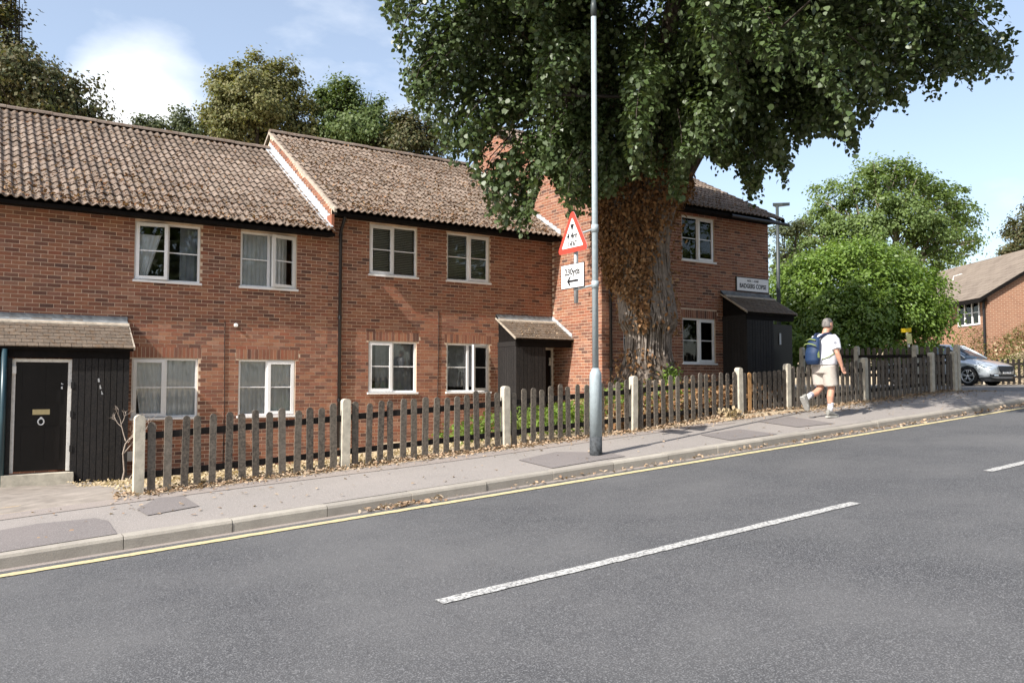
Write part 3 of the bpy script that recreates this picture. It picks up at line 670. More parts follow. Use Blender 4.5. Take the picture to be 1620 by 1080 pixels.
# its lit left side wall, with bricks above and in front of house 2's roof
f3 = lambda y: E3+(y-(Y3-OH))*SL3 if y < YR3 else zr3-(y-YR3)*SL3
f2 = lambda y: 5.28+(y-(YW-OH))*.605 if y < YR else zr2-(y-YR)*.605
lay = brick_layout(Y3+.0, 22.4, .45, zr3, [], [], lambda u, z: z < f3(u)-.07 and (u < YW or z > f2(u)-.05))
mb = MB(); mb.add([(12.428, Y3, .2), (12.428, 22.6, .2), (12.428, 22.6, f3(22.6)-.04), (12.428, YR3, zr3-.04), (12.428, Y3, f3(Y3)-.04)], [(0,1,2,3,4)])
sw = mb.build('side_wall', M['mortar'], H3)
brickwork(H3, sw, ('x', 12.428), lay, 80, near=lambda q: (Vector((12.43, q[0], q[1]))-CAMP).length)
for k in range(26):
    a = YW-OH+.05+k*.17; b = a+.168
    if a > YR: break
    MB().prism([(12.413, a, f2(a)+.03), (12.413, b, f2(b)+.03), (12.413, b, f2(a)+.26), (12.413, a, f2(a)+.20)], (-.004-.002*(k % 2), 0, 0)).build('flashing', M['lead'], H3)
for k in range(6):
    a = YW-.02-k*.14; z_ = 3.2-(YW-a)/.86*.52
    MB().prism([(12.417, a, z_+.0), (12.417, a-.138, z_-.08), (12.417, a-.138, z_+.06), (12.417, a, z_+.13)], (-.004-.002*(k % 2), 0, 0)).build('flashing', M['lead'], H3)
for xx in (12.335, 18.47):
    MB().prism([(xx, Y3-OH-.05, E3-.05), (xx, YR3, zr3-.06), (xx, YR3, zr3+.05), (xx, Y3-OH-.05, E3+.06)], (.03, 0, 0)).build('bargeboard', M['darkwood'], H3)
    MB().prism([(xx, 2*YR3-Y3+OH, E3-.05), (xx, YR3, zr3-.06), (xx, YR3, zr3+.05), (xx, 2*YR3-Y3+OH, E3+.06)], (.03, 0, 0)).build('bargeboard', M['darkwood'], H3)
MB().tube([(16.4, Y3-OH-.03, E3-.06), (18.68, Y3-OH-.03, E3-.07)], .045, 8).build('gutter', M['pipe'], H3)
# street name sign
T = thing('street_name_sign', (17.72, Y3-.03, 4.09), 'white street name plate lettered BADGERS COPSE above the right porch', 'sign')
MB().box(17.05, 18.36, Y3-.035, Y3-.012, 4.07, 4.47).build('backing_board', M['signblack'], T)
MB().box(17.075, 18.335, Y3-.043, Y3-.036, 4.095, 4.445).build('plate', M['signwhite'], T)
XF = lambda x, y, z: Matrix.Translation((x, y, z)) @ Matrix.Rotation(math.pi/2, 4, 'X')
text_mesh('BADGERS COPSE', .165, M['signblack'], XF(17.705, Y3-.046, 4.225), parent=T, sx=.86)
text_mesh('NOS. 1 - 4 END', .085, M['leadgrey'], XF(17.705, Y3-.046, 4.37), parent=T, sx=.8)
# ------------------------------------------------------------------ fences
FY = 9.9
def zf(x): return zp(x, FY)
def picket_mesh(h, w=.082, th=.02, mat='picket'):
    a = [(-w/2, 0)]+[(-w/2, h-.035)]+[(w/2*math.cos(q), h-.035+.04*math.sin(q)) for q in [math.pi*(1-i/6) for i in range(1, 6)]]+[(w/2, h-.035), (w/2, 0)]
    return MB().prism([(x, 0, z) for x, z in a], (0, th, 0)).mesh('picket', M[mat])
def post_mesh(h, w=.105):
    rg = []
    for q in range(9):
        an = math.pi*q/8; rg.append([(-w/2*math.cos(an)*1.0, y, h-w/2+w/2*math.sin(an)) for y in (-.05, .05)])
    prof = [(-w/2, -.3)]+[(-w/2*math.cos(math.pi*q/8), h-.04+.04*math.sin(math.pi*q/8)) for q in range(9)]+[(w/2, -.3)]
    mb = MB().prism([(x, -.05, z) for x, z in prof], (0, .10, 0)); return mb.mesh('post', M['concrete'])
PK = picket_mesh(.80); PKN = picket_mesh(.80, mat='newwood'); PKD = picket_mesh(.80, mat='rail'); PO = post_mesh(.88)
def fence_run(T, xs, per, gate=None, skip_first_post=False, zfun=zf, y=FY):
    for i, x in enumerate(xs):
        if i == 0 and skip_first_post: continue
        link('post', PO, T, (x, y, zfun(x)), (random.uniform(-.01, .01), random.uniform(-.015, .015), random.uniform(-.05, .05)))
    for i in range(len(xs)-1):
        a, b = xs[i]+.06, xs[i+1]-.06; n = max(2, round((b-a)/per)); st = (b-a)/n
        for hz, hh in ((.17, .07), (.60, .075)):
            MB().prism([(a-.04, y+.0, zfun(a)+hz), (b+.04, y+.0, zfun(b)+hz), (b+.04, y+.0, zfun(b)+hz+hh), (a-.04, y+.0, zfun(a)+hz+hh)], (0, .045, 0)).build('rail', M['rail'], T)
        for k in range(n):
            x = a+(k+.5)*st+random.uniform(-.012, .012)
            o = link('picket', PK, T, (x, y-.022, zfun(x)+.01+random.uniform(-.02, .02)), (random.uniform(-.012, .012), random.uniform(-.022, .022), random.uniform(-.03, .03)))
            o.scale = (random.uniform(.92, 1.08), 1, random.uniform(.97, 1.04))
FT = thing('picket_fence', (6.4, FY, zf(6.4)), 'weathered picket fence with concrete posts running from the dead shrub to the gate', 'fence', 'picket fences')
fence_run(FT, [1.55, 3.95, 6.37, 8.78, 11.24], .166)
G = thing('picket_gate', (11.88, FY, zf(11.88)), 'low picket gate with one new orange-brown paling', 'gate')
for k in range(9):
    x = 11.36+k*.135; o = link('picket', PKN if k == 1 else PK, G, (x, FY-.02, zf(x)+.03), (0, random.uniform(-.015, .015), 0)); o.scale = (1, 1, .93)
for hz in (.2, .58): MB().prism([(11.31, FY, zf(11.31)+hz), (12.45, FY, zf(12.45)+hz), (12.45, FY, zf(12.45)+hz+.07), (11.31, FY, zf(11.31)+hz+.07)], (0, .04, 0)).build('rail', M['rail'], G)
MB().prism([(11.32, FY+.002, zf(11.4)+.28), (11.42, FY+.002, zf(11.4)+.28), (12.44, FY+.002, zf(12.4)+.57), (12.34, FY+.002, zf(12.4)+.57)], (0, .03, 0)).build('brace', M['rail'], G)
F2 = thing('picket_fence', (15.4, FY, zf(15.4)), 'shaded picket fence behind the walking man, from gate to corner post', 'fence', 'picket fences')
fence_run(F2, [12.53, 14.9, 17.3, 18.2], .150)
F3 = thing('picket_fence', (18.22, 12.2, 1.5), 'side picket fence running back from the corner post beside the side road', 'fence', 'picket fences')
ys = [9.9, 10.8, 12.3, 13.9]; zs3 = lambda y: 1.47+.02*(y-9.9)
for i, y in enumerate(ys):
    o = link('post', PO, F3, (18.22+.12*(i == 0), y, zs3(y)+.06), (0, 0, math.pi/2)); o.scale = (1, 1, 1.06)
for i in range(3):
    a, b = ys[i]+.07, ys[i+1]-.07; n = round((b-a)/.145)
    for hz in (.25, .70): MB().prism([(18.2, a-.05, zs3(a)+hz), (18.2, b+.05, zs3(b)+hz), (18.2, b+.05, zs3(b)+hz+.075), (18.2, a-.05, zs3(a)+hz+.075)], (.045, 0, 0)).build('rail', M['rail'], F3)
    for k in range(n):
        y = a+(k+.5)*(b-a)/n; o = link('picket', PK, F3, (18.25, y, zs3(y)+.06+random.uniform(-.02, .02)), (0, random.uniform(-.01, .01), math.pi/2)); o.scale = (1, 1, 1.1)
F4 = thing('picket_fence', (31.9, 14, zk(31)), 'dark picket fence at the far side of the side road behind the car bonnet', 'fence', 'picket fences')
for k in range(44):
    y = 11.3+k*.19; o = link('picket', PKD, F4, (31.8, y, zk(31.8)+.02), (0, 0, math.pi/2)); o.scale = (1.1, 1, 1.15)
for hz in (.25, .72): MB().box(31.81, 31.86, 11.2, 19.8, zk(31.8)+hz, zk(31.8)+hz+.08).build('rail', M['rail'], F4)
for y in (11.2, 13.7, 16.2, 18.7): link('post', PO, F4, (31.84, y, zk(31.8)+.05), (0, 0, math.pi/2))
# ------------------------------------------------------------------ lamp column with its bracket, and the two signs
LX, LY = 6.77, 8.36; lz = zp(LX, LY)
Tl = thing('lamp_column', (LX, LY, lz), 'tall pale grey lamp column with a dark painted foot on the pavement', 'lamp post')
ring = lambda z, r, n=20: [(LX+r*math.cos(6.2832*k/n), LY+r*math.sin(6.2832*k/n), lz+z) for k in range(n)]
MB().rings([ring(-.1, .081), ring(.245, .081)]).build('painted_foot', M['basepaint'], Tl, True)
MB().rings([ring(.245, .080), ring(1.03, .079), ring(1.07, .074), ring(1.10, .056), ring(1.13, .044)]).build('base', M['galv'], Tl, True)
MB().rings([ring(1.13, .0415), ring(3.5, .038), ring(5.86, .035)]).build('shaft', M['galv'], Tl, True)
MB().rings([ring(5.80, .040), ring(5.95, .040), ring(6.02, .03)]).build('spigot', M['streetlamp'], Tl, True)
SXp = LX-.02; SYc = LY+.47
for zz in (2.96, 2.22):
    MB().tube([(LX, LY+.03, lz+zz), (SXp+.05, SYc, lz+zz-.02)], .013, 8).build('bracket_arm', M['galv'], Tl)
    MB().rings([ring(zz-.05, .047), ring(zz+.05, .047)]).build('clamp', M['galv'], Tl, True)
MB().tube([(SXp+.07, SYc, lz+2.02), (SXp+.07, SYc, lz+3.10)], .030, 12).build('sign_pole', M['metalgrey'], Tl, True)
def rounded_tri(cy_, cz, side, r, x, n=6):
    h = side*.866; pts = [(-side/2, 0), (side/2, 0), (0, h)]; out = []
    cs = [(-side/2+r*1.732, r, 150, 270), (side/2-r*1.732, r, 270, 390), (0, h-2*r, 30, 150)]
    for (a, b, s, e) in cs:
        for i in range(n+1):
            q = math.radians(s+(e-s)*i/n); out.append((x, cy_-(a+r*math.cos(q)), cz+b+r*math.sin(q)))
    return out
bz = aty_z = EYE+(606-396)/FPX*10.98       # bottom edge of the triangle
T = thing('height_limit_sign', (SXp, SYc, bz), 'red-bordered triangular 4.4 m height limit sign on the lamp column', 'sign')
MB().prism(rounded_tri(SYc, bz, .70, .045, SXp+.02), (-.006, 0, 0)).build('plate', M['metalgrey'], T)
MB().prism(rounded_tri(SYc, bz+.002, .695, .045, SXp+.0135), (-.003, 0, 0)).build('border', M['signred'], T)
MB().prism(rounded_tri(SYc, bz+.068, .475, .012, SXp+.010), (-.003, 0, 0)).build('panel', M['signwhite'], T)
MB().prism([(SXp+.0065, SYc+.045, bz+.385), (SXp+.0065, SYc-.045, bz+.385), (SXp+.0065, SYc, bz+.29)], (-.002, 0, 0)).build('pointer', M['signblack'], T)
XS = lambda y, z: Matrix.Translation((SXp+.0045, y, z)) @ Matrix.Rotation(-math.pi/2, 4, 'Z') @ Matrix.Rotation(math.pi/2, 4, 'X')
text_mesh('4.4m', .118, M['signblack'], XS(SYc, bz+.225), parent=T); text_mesh("14'6\"", .10, M['signblack'], XS(SYc, bz+.115), parent=T)
pz0 = EYE+(606-454)/FPX*10.98
T = thing('distance_plate', (SXp, SYc, pz0), 'white rectangular plate reading 230 yds with left arrow below the triangle', 'sign')
MB().box(SXp+.012, SXp+.02, SYc-.255, SYc+.255, pz0, pz0+.335).build('border', M['signblack'], T)
MB().box(SXp+.006, SXp+.0115, SYc-.245, SYc+.245, pz0+.01, pz0+.325).build('plate', M['signwhite'], T)
text_mesh('230yds', .125, M['signblack'], Matrix.Translation((SXp+.003, SYc, pz0+.225)) @ Matrix.Rotation(-math.pi/2, 4, 'Z') @ Matrix.Rotation(math.pi/2, 4, 'X'), parent=T, sx=.95)
ar = [(.12, .1), (.06, .165), (.03, .165), (.065, .115), (-.13, .115), (-.13, .085), (.065, .085), (.03, .035), (.06, .035)]
MB().prism([(SXp+.0055, SYc+a, pz0+b) for a, b in ar], (-.002, 0, 0)).build('arrow', M['signblack'], T)
# far street lamp
p = pz(1232, 480, 26); T = thing('street_lamp', (p.x, p.y, hb(20)), 'slim dark street lamp rising behind the right house', 'street lamp')
MB().tube([(p.x, p.y, 1.3), (p.x, p.y, 4.2), (p.x, p.y, 7.22)], [.085, .065, .05], 10).build('shaft', M['streetlamp'], T, True)
q = Vector(RF(.42, .05)); MB().prism([(p.x-q.x*.35, p.y-q.y*.35, 7.22), (p.x+.1, p.y-.13, 7.22), (p.x+q.x, p.y+q.y, 7.25), (p.x+.1, p.y+.13, 7.22)], (0, 0, .10)).build('lantern', M['streetlamp'], T)
# yellow-topped leaning post
b = pz(1441, 570, 25); tp = pz(1434.5, 526, 25); T = thing('marker_post', (b.x, b.y, 1.5), 'leaning white post with bright yellow top board before the big hedge', 'post')
MB().tube([(b.x+.02, b.y, 1.45), b, tp], .035, 8).build('post', M['signwhite'], T)
a_ = Vector((CY, -SY, 0)); up = Vector((-.07, 0, 1)).normalized(); c_ = tp+up*.0-a_*.0
MB().prism([tp-a_*.17+up*-.0, tp+a_*.13+up*.02, tp+a_*.13+up*.14, tp-a_*.17+up*.12], (SY*-.03, CY*-.03, 0)).build('top_board', M['yellow'], T)
m_ = tp-up*.03+a_*.03+Vector((SY*-.05, CY*-.05, 0)); MB().prism([m_-a_*.07-up*.30, m_+a_*.09-up*.31, m_+a_*.08, m_-a_*.08], (SY*-.01, CY*-.01, 0)).build('notice', M['paleyellow'], T)
# ------------------------------------------------------------------ house beyond the side road
m, t, o = newmat('farbrick'); M['farbrick'] = m
g = N(t, 'ShaderNodeTexCoord'); bt = N(t, 'ShaderNodeTexBrick'); t.links.new(g.outputs['UV'], bt.inputs['Vector'])
bt.inputs['Color1'].default_value = (.30,.14,.085,1); bt.inputs['Color2'].default_value = (.23,.105,.068,1); bt.inputs['Mortar'].default_value = (.42,.30,.21,1)
bt.inputs['Scale'].default_value = 1; bt.inputs['Brick Width'].default_value = .225; bt.inputs['Row Height'].default_value = .075; bt.inputs['Mortar Size'].default_value = .01
cc = mixc(t, mapr(t, noise(t, 3, 5), .35, .65, 0, .35), bt.outputs[0], (.36,.225,.15)); prin(t, o, cc, .92, .12)
m, t, o = newmat('fartile'); M['fartile'] = m
g = N(t, 'ShaderNodeTexCoord'); bt = N(t, 'ShaderNodeTexBrick'); t.links.new(g.outputs['UV'], bt.inputs['Vector'])
bt.inputs['Color1'].default_value = (.225,.185,.15,1); bt.inputs['Color2'].default_value = (.175,.142,.115,1); bt.inputs['Mortar'].default_value = (.09,.07,.055,1)
bt.inputs['Scale'].default_value = 1; bt.inputs['Brick Width'].default_value = .3; bt.inputs['Row Height'].default_value = .32; bt.inputs['Mortar Size'].default_value = .02
cc = mixc(t, mapr(t, noise(t, 1.5, 5), .35, .65, 0, .5), bt.outputs[0], (.26,.215,.17)); prin(t, o, cc, .92, .12, 0, bump(t, bt.outputs['Fac'], -.5, .02))
def uvquad(name, pts, mat, parent, su=None, sv=None):
    me = bpy.data.meshes.new(name); me.from_pydata([tuple(p) for p in pts], [], [tuple(range(len(pts)))]); me.materials.append(mat)
    uv = me.uv_layers.new(name='UVMap'); o0 = Vector(pts[0]); e = (Vector(pts[1])-o0).normalized(); n = e.cross(Vector(pts[-1])-o0).normalized(); f_ = n.cross(e)
    for i, l in enumerate(me.loops): d = Vector(pts[l.vertex_index])-o0; uv.data[i].uv = (d.dot(e), d.dot(f_))
    return link(name, me, parent)
RH = thing('brick_house', (*RF(23, 39), 2.4), 'separate brick house on the bank beyond the parked car', 'house')
R0, F0, Wd, Ln = 19.17, 33.0, 8.0, 13.4; ez, rz, bz_ = 5.20, 7.58, 1.6
def hp(r, f, z): x, y = RF(r, f); return Vector((x, y, z))
uvquad('gable_wall', [hp(R0, F0, bz_), hp(R0+Wd, F0, bz_), hp(R0+Wd, F0, ez), hp(R0+Wd/2, F0, rz-.05), hp(R0, F0, ez)], M['farbrick'], RH)
wa, wb = 33.55, 35.2; wz0, wz1 = 4.0, 5.04
for seg in ((F0, wa, bz_, ez), (wb, F0+Ln, bz_, ez), (wa, wb, bz_, wz0), (wa, wb, wz1, ez)):
    f0, f1, z0_, z1_ = seg; uvquad('wall', [hp(R0, f1, z0_), hp(R0, f0, z0_), hp(R0, f0, z1_), hp(R0, f1, z1_)], M['farbrick'], RH)
uvquad('wall', [hp(R0+Wd, F0, bz_), hp(R0+Wd, F0+Ln, bz_), hp(R0+Wd, F0+Ln, ez), hp(R0+Wd, F0, ez)], M['farbrick'], RH)
uvquad('gable_wall', [hp(R0+Wd, F0+Ln, bz_), hp(R0, F0+Ln, bz_), hp(R0, F0+Ln, ez), hp(R0+Wd/2, F0+Ln, rz-.05), hp(R0+Wd, F0+Ln, ez)], M['farbrick'], RH)
sl_ = (rz-ez)/(Wd/2); rfL = uvquad('roof', [hp(R0-.4, F0+Ln+.2, ez-.4*sl_+.06), hp(R0-.4, F0-.15, ez-.4*sl_+.06), hp(R0+Wd/2, F0-.15, rz+.06), hp(R0+Wd/2, F0+Ln+.2, rz+.06)], M['fartile'], RH)
uvquad('roof', [hp(R0+Wd+.4, F0-.15, ez-.4*sl_+.06), hp(R0+Wd+.4, F0+Ln+.2, ez-.4*sl_+.06), hp(R0+Wd/2, F0+Ln+.2, rz+.06), hp(R0+Wd/2, F0-.15, rz+.06)], M['fartile'], RH)
MB().prism([hp(R0-.4, F0-.16, ez-.4*sl_-.10), hp(R0+Wd/2, F0-.16, rz-.10), hp(R0+Wd/2, F0-.16, rz+.05), hp(R0-.4, F0-.16, ez-.4*sl_+.05)], (SY*.03, CY*.03, 0)).build('bargeboard', M['darkwood'], RH)
MB().prism([hp(R0-.4, F0-.14, ez-.4*sl_-.12), hp(R0-.4, F0+Ln, ez-.4*sl_-.12), hp(R0-.4, F0+Ln, ez-.4*sl_+.04), hp(R0-.4, F0-.14, ez-.4*sl_+.04)], (CY*.03, -SY*.03, 0)).build('fascia', M['darkwood'], RH)
MB().prism([hp(R0-.38, F0-.1, ez-.30), hp(R0-.38, F0+Ln, ez-.30), hp(R0, F0+Ln, ez-.30), hp(R0, F0-.1, ez-.30)], (0, 0, .02)).build('soffit', M['darkwood'], RH)
MB().tube([hp(R0-.09, F0+.12, ez-.2), hp(R0-.09, F0+.12, 2.6)], .05, 8).build('downpipe', M['pipe'], RH)
w = MB()
def rbar(mb, f0, f1, z0_, z1_, d0=-.03, d1=.04): mb.prism([hp(R0+d0, f0, z0_), hp(R0+d0, f1, z0_), hp(R0+d0, f1, z1_), hp(R0+d0, f0, z1_)], (CY*(d1-d0), -SY*(d1-d0), 0))
rbar(w, wa, wb, wz0, wz0+.07); rbar(w, wa, wb, wz1-.07, wz1)
for ff in (wa, wa+(wb-wa)/3-.04, wa+2*(wb-wa)/3-.04, wb-.08): rbar(w, ff, ff+.08, wz0+.07, wz1-.07)
wo_ = w.build('window', M['upvc'], RH)
for k in range(3):
    f0 = wa+.08+k*(wb-wa)/3; f1 = f0+(wb-wa)/3-.10; p_ = MB(); rbar(p_, f0, f1, wz0+.07, wz1-.07, .005, .012); p_.build('pane', M['glass'], wo_)
    p_ = MB(); rbar(p_, f0, f1, (wz0+wz1)/2-.015, (wz0+wz1)/2+.015, -.01, .02); p_.build('glazing_bar', M['upvc'], wo_)
    cl = MB(); rbar(cl, f0, f1, wz0+.05, wz1-.05-.45*(k == 1), .12, .13); cl.build('net_curtain', M['curtain'], wo_)
bk = MB(); rbar(bk, wa, wb, wz0, wz1, .5, .52); bk.build('interior', M['room'], RH)
w = MB().prism([hp(R0+2.15, F0-.03, 6.1-.15), hp(R0+2.9, F0-.03, 6.1-.15), hp(R0+2.9, F0-.03, 6.35), hp(R0+2.15, F0-.03, 6.25)], (SY*.02, CY*.02, 0)).build('louvre_vent', M['upvc'], RH)
for ff, u0, u1 in ((39.3, .55, .66), (42.5, .6, .70), (44.3, .5, .6)):
    r0 = R0-.4+(Wd/2+.4)*u0; zz = ez-.4*sl_+(rz-ez+.4*sl_)*u0+.10
    MB().tube([hp(r0, ff, zz), hp(r0+.05, ff, zz+.22), hp(r0+.2, ff-.45, zz+.28)], .025, 6).build('roof_vent', M['oldwhite'], RH)
# ------------------------------------------------------------------ car parked in the side road, nose towards the main road
def car():
    Wc = .89; FX, FYc = 29.45, 14.25; zg_ = zk(29.5)+.012
    X = Matrix.Translation((FX, FYc, zg_)) @ Matrix.Rotation(-math.pi/2, 4, 'Z') @ Matrix.Translation((0, 0, 0))
    # local: +x towards the nose is 0 at nose going negative backwards; y left(+); z up
    T = thing('parked_car', (FX, FYc+2.1, zg_), 'silver hatchback parked beyond the corner of the fence', 'car')
    m, t, o = newmat('carpaint'); prin(t, o, (.52,.57,.62), .28, .5, .55, None, Coat_Weight=.8, Coat_Roughness=.05); CPm = m
    m, t, o = newmat('carglass'); prin(t, o, (.03,.05,.07), .04, .9); CG = m
    m, t, o = newmat('carblack'); prin(t, o, (.012,.013,.016), .5, .4); CB = m
    m, t, o = newmat('tyre'); prin(t, o, (.018,.018,.019), .85, .2); TY = m
    m, t, o = newmat('alloy'); prin(t, o, (.55,.56,.57), .35, .5, .8); AL = m
    m, t, o = newmat('lamplens'); prin(t, o, (.40,.46,.52), .12, .6, .3); LN = m
    # body stations: (x, zbot, zshoulder, ztop_centre, halfwidth_mid, halfwidth_top)
    st = [(0.00,.30,.58,.66,.60,.52), (-.06,.22,.60,.72,.74,.62), (-.22,.19,.63,.80,.84,.70), (-.55,.18,.72,.88,.885,.74), (-1.0,.18,.80,.94,.89,.76), (-1.35,.18,.84,.985,.89,.78),
          (-1.8,.18,.87,.99,.89,.79), (-2.6,.18,.89,1.0,.89,.79), (-3.4,.19,.92,1.02,.885,.78), (-3.9,.22,.93,1.04,.85,.74), (-4.10,.32,.90,1.0,.78,.68)]
    rg = []
    for x, zb, zs, zt, hw, ht in st:
        half = [(0, zb), (hw*.80, zb), (hw*.97, zb+.10), (hw, (zb+zs)/2), (hw*.985, zs-.05), (hw*.95, zs), (ht, zs+(zt-zs)*.72), (ht*.6, zt-.01), (0, zt)]
        rg.append([(x, y, z) for y, z in half]+[(x, -y, z) for y, z in half[-2:0:-1]])
    me = MB().rings(rg).mesh('body', CPm, True); fix_normals(me)
    bo = bpy.data.objects.new('body', me); COL.objects.link(bo)
    cut = MB()
    for xw in (-.83, -3.42):
        for s_ in (-1, 1): cut.tube([(xw, s_*.60, .315), (xw, s_*1.0, .315)], .355, 28)
    cm = cut.mesh('cut', CB); fix_normals(cm); co = bpy.data.objects.new('cut', cm); COL.objects.link(co)
    sd = bo.modifiers.new('s', 'SUBSURF'); sd.levels = 2; sd.render_levels = 2
    bl = bo.modifiers.new('b', 'BOOLEAN'); bl.object = co; bl.operation = 'DIFFERENCE'; bl.solver = 'EXACT'
    dg = bpy.context.evaluated_depsgraph_get(); nm = bpy.data.meshes.new_from_object(bo.evaluated_get(dg)); bpy.data.objects.remove(bo); bpy.data.objects.remove(co)
    nm.transform(X); nm.name = 'body'; link('body', nm, T)
    gh = [(-.98,.93,.96,.76,.70), (-1.30,.97,1.17,.77,.66), (-1.72,.97,1.40,.78,.60), (-2.1,.97,1.46,.78,.585), (-2.8,.98,1.46,.78,.58), (-3.4,.99,1.40,.77,.57), (-3.85,1.0,1.20,.74,.56), (-4.02,1.0,1.05,.70,.58)]
    rg = []
    for x, zb, zt, hb_, ht in gh:
        half = [(0, zb-.06), (hb_, zb-.06), (hb_*.99, zb), (ht+(hb_-ht)*.3, zb+(zt-zb)*.75), (ht, zt-.02), (ht*.7, zt), (0, zt+.01)]
        rg.append([(x, y, z) for y, z in half]+[(x, -y, z) for y, z in half[-2:0:-1]])
    me = MB().rings(rg).mesh('greenhouse', CG, True, X); fix_normals(me); link('glazing', me, T)
    rf_ = []
    for x, zb, zt, hb_, ht in gh[2:-1]: rf_.append([(x, y, z) for y, z in ((ht+.012, zt-.05), (ht*.98, zt-.008), (ht*.7, zt+.012), (0, zt+.022), (-ht*.7, zt+.012), (-ht*.98, zt-.008), (-ht-.012, zt-.05), (0, zt-.02))])
    me = MB().rings(rf_).mesh('roof_panel', CPm, True, X); fix_normals(me); link('roof_panel', me, T)
    for s_ in (-1, 1):
        MB().tube([(-.98, s_*.74, .95), (-1.30, s_*.685, 1.16), (-1.72, s_*.615, 1.40), (-2.1, s_*.60, 1.45)], .03, 6).build('a_pillar', CPm, T, True, X)
        MB().tube([(-2.35, s_*.785, .99), (-2.4, s_*.60, 1.44)], .035, 6).build('b_pillar', CB, T, True, X)
        MB().prism([(-1.28, s_*.80, .98), (-1.45, s_*.80, .98), (-1.43, s_*1.0, 1.02), (-1.28, s_*.98, 1.02)], (0, 0, .12)).build('door_mirror', CPm, T, False, X)
        hl = MB().prism([(-.07, s_*.53, .645), (-.15, s_*.70, .665), (-.34, s_*.825, .71), (-.50, s_*.868, .735), (-.32, s_*.845, .62), (-.13, s_*.74, .575), (-.045, s_*.56, .575)], (.035, s_*.022, .006)); hl.build('headlight', LN, T, False, X)
        MB().prism([(.012, s_*.44, .37), (-.03, s_*.60, .38), (-.17, s_*.76, .40), (-.14, s_*.76, .30), (-.0, s_*.60, .29), (.012, s_*.44, .30)], (.03, s_*.02, 0)).build('side_intake', CB, T, False, X)
        MB().prism([(.03, s_*.55, .355), (-.05, s_*.68, .362), (-.04, s_*.68, .325), (.03, s_*.55, .32)], (.02, s_*.015, 0)).build('fog_lamp', LN, T, False, X)
        for xw in (-.83, -3.42):
            w_ = MB(); y0_, y1_ = s_*.665, s_*.88
            rgs = [[(xw+r*math.cos(6.2832*k/32), y, .315+r*math.sin(6.2832*k/32)) for k in range(32)] for y, r in ((y0_, .22), (y0_, .30), (y0_+s_*.04, .318), (y1_-s_*.03, .318), (y1_, .30), (y1_-s_*.005, .225))]
            wme = w_.rings(rgs, False).mesh('wheel', TY, True, X); fix_normals(wme); wo2 = link('wheel', wme, T)
            rm = MB(); rm.rings([[(xw+r*math.cos(6.2832*k/32), y, .315+r*math.sin(6.2832*k/32)) for k in range(32)] for y, r in ((y1_-s_*.06, .228), (y1_-s_*.005, .228), (y1_-s_*.008, .205), (y1_-s_*.07, .20))], False)
            for k in range(5):
                for dq in (-.16, .16):
                    q = 6.2832*k/5+.3+dq; c_, s2 = math.cos(q), math.sin(q); c0, s0 = math.cos(q-dq*.3), math.sin(q-dq*.3)
                    rm.tube([(xw+.04*c0, y1_-s_*.02, .315+.04*s0), (xw+.21*c_, y1_-s_*.012, .315+.21*s2)], .014, 5)
            rm.tube([(xw, y1_-s_*.05, .315), (xw, y1_-s_*.008, .315)], .045, 12); rme = rm.mesh('rim', AL, True, X); link('rim', rme, wo2)
            MB().tube([(xw, y1_-s_*.10, .315), (xw, y1_-s_*.09, .315)], .20, 20).build('brake_disc', CB, wo2, False, X)
    MB().prism([(.0, -.50, .66), (.0, .50, .66), (.025, .46, .53), (.03, .35, .47), (.03, -.35, .47), (.025, -.46, .53)], (.02, 0, 0)).build('grille', CB, T, False, X)
    MB().prism([(.02, -.44, .37), (.02, .44, .37), (.02, .44, .285), (.02, -.44, .285)], (.02, 0, 0)).build('lower_intake', CB, T, False, X)
    MB().box(.035, .045, -.26, .26, .40, .51).build('number_plate', M['signwhite'], T, False, X)
    for k in range(7):
        if k == 4: continue
        MB().box(.0455, .0465, -.215+k*.062, -.175+k*.062, .42, .49).build('plate_character', M['leadgrey'], T, False, X)
    MB().box(-4.0, -.1, -.80, .80, .13, .24).build('underbody', CB, T, False, X)
    for s_ in (-1, 1): MB().box(-3.0, -1.25, s_*.885-.008, s_*.885+.012, .19, .27).build('sill_trim', CB, T, False, X)
car()
# ------------------------------------------------------------------ vegetation
M['limeleaf'] = leafmat('limeleaf', [(.050,.078,.024), (.066,.102,.034), (.038,.060,.019), (.105,.140,.062), (.056,.086,.027)], .20, .42, .42)
M['ivyleaf'] = leafmat('ivyleaf', [(.20,.105,.048), (.29,.165,.08), (.12,.06,.03), (.37,.235,.13), (.165,.08,.038)], .12, .8, .15)
M['litter'] = leafmat('litter', [(.35,.24,.155), (.43,.32,.22), (.26,.165,.105), (.48,.39,.29), (.31,.20,.125)], .1, .85, .12)
M['rooflitter'] = leafmat('rooflitter', [(.20,.105,.055), (.13,.065,.035), (.27,.16,.09), (.36,.24,.14)], .1, .85, .12)
M['drygrass'] = leafmat('drygrass', [(.42,.335,.215), (.48,.39,.26), (.35,.27,.165)], .15, .85, .12)
M['brownleaf'] = leafmat('brownleaf', [(.135,.145,.055), (.175,.165,.065), (.12,.14,.052), (.20,.185,.08), (.15,.14,.058)], .3, .6, .3)
M['darkleaf'] = leafmat('darkleaf', [(.06,.075,.03), (.085,.09,.036), (.11,.088,.04), (.065,.082,.034)], .25, .55, .3)
M['oakleaf'] = leafmat('oakleaf', [(.08,.12,.036), (.105,.145,.045), (.065,.10,.03), (.125,.155,.05)], .3, .55, .3)
M['ashleaf'] = leafmat('ashleaf', [(.14,.20,.066), (.17,.235,.08), (.115,.17,.055), (.19,.25,.095)], .42, .5, .35)
M['hedgeleaf'] = leafmat('hedgeleaf', [(.145,.225,.04), (.18,.27,.054), (.105,.18,.031), (.215,.30,.072)], .34, .38, .5)
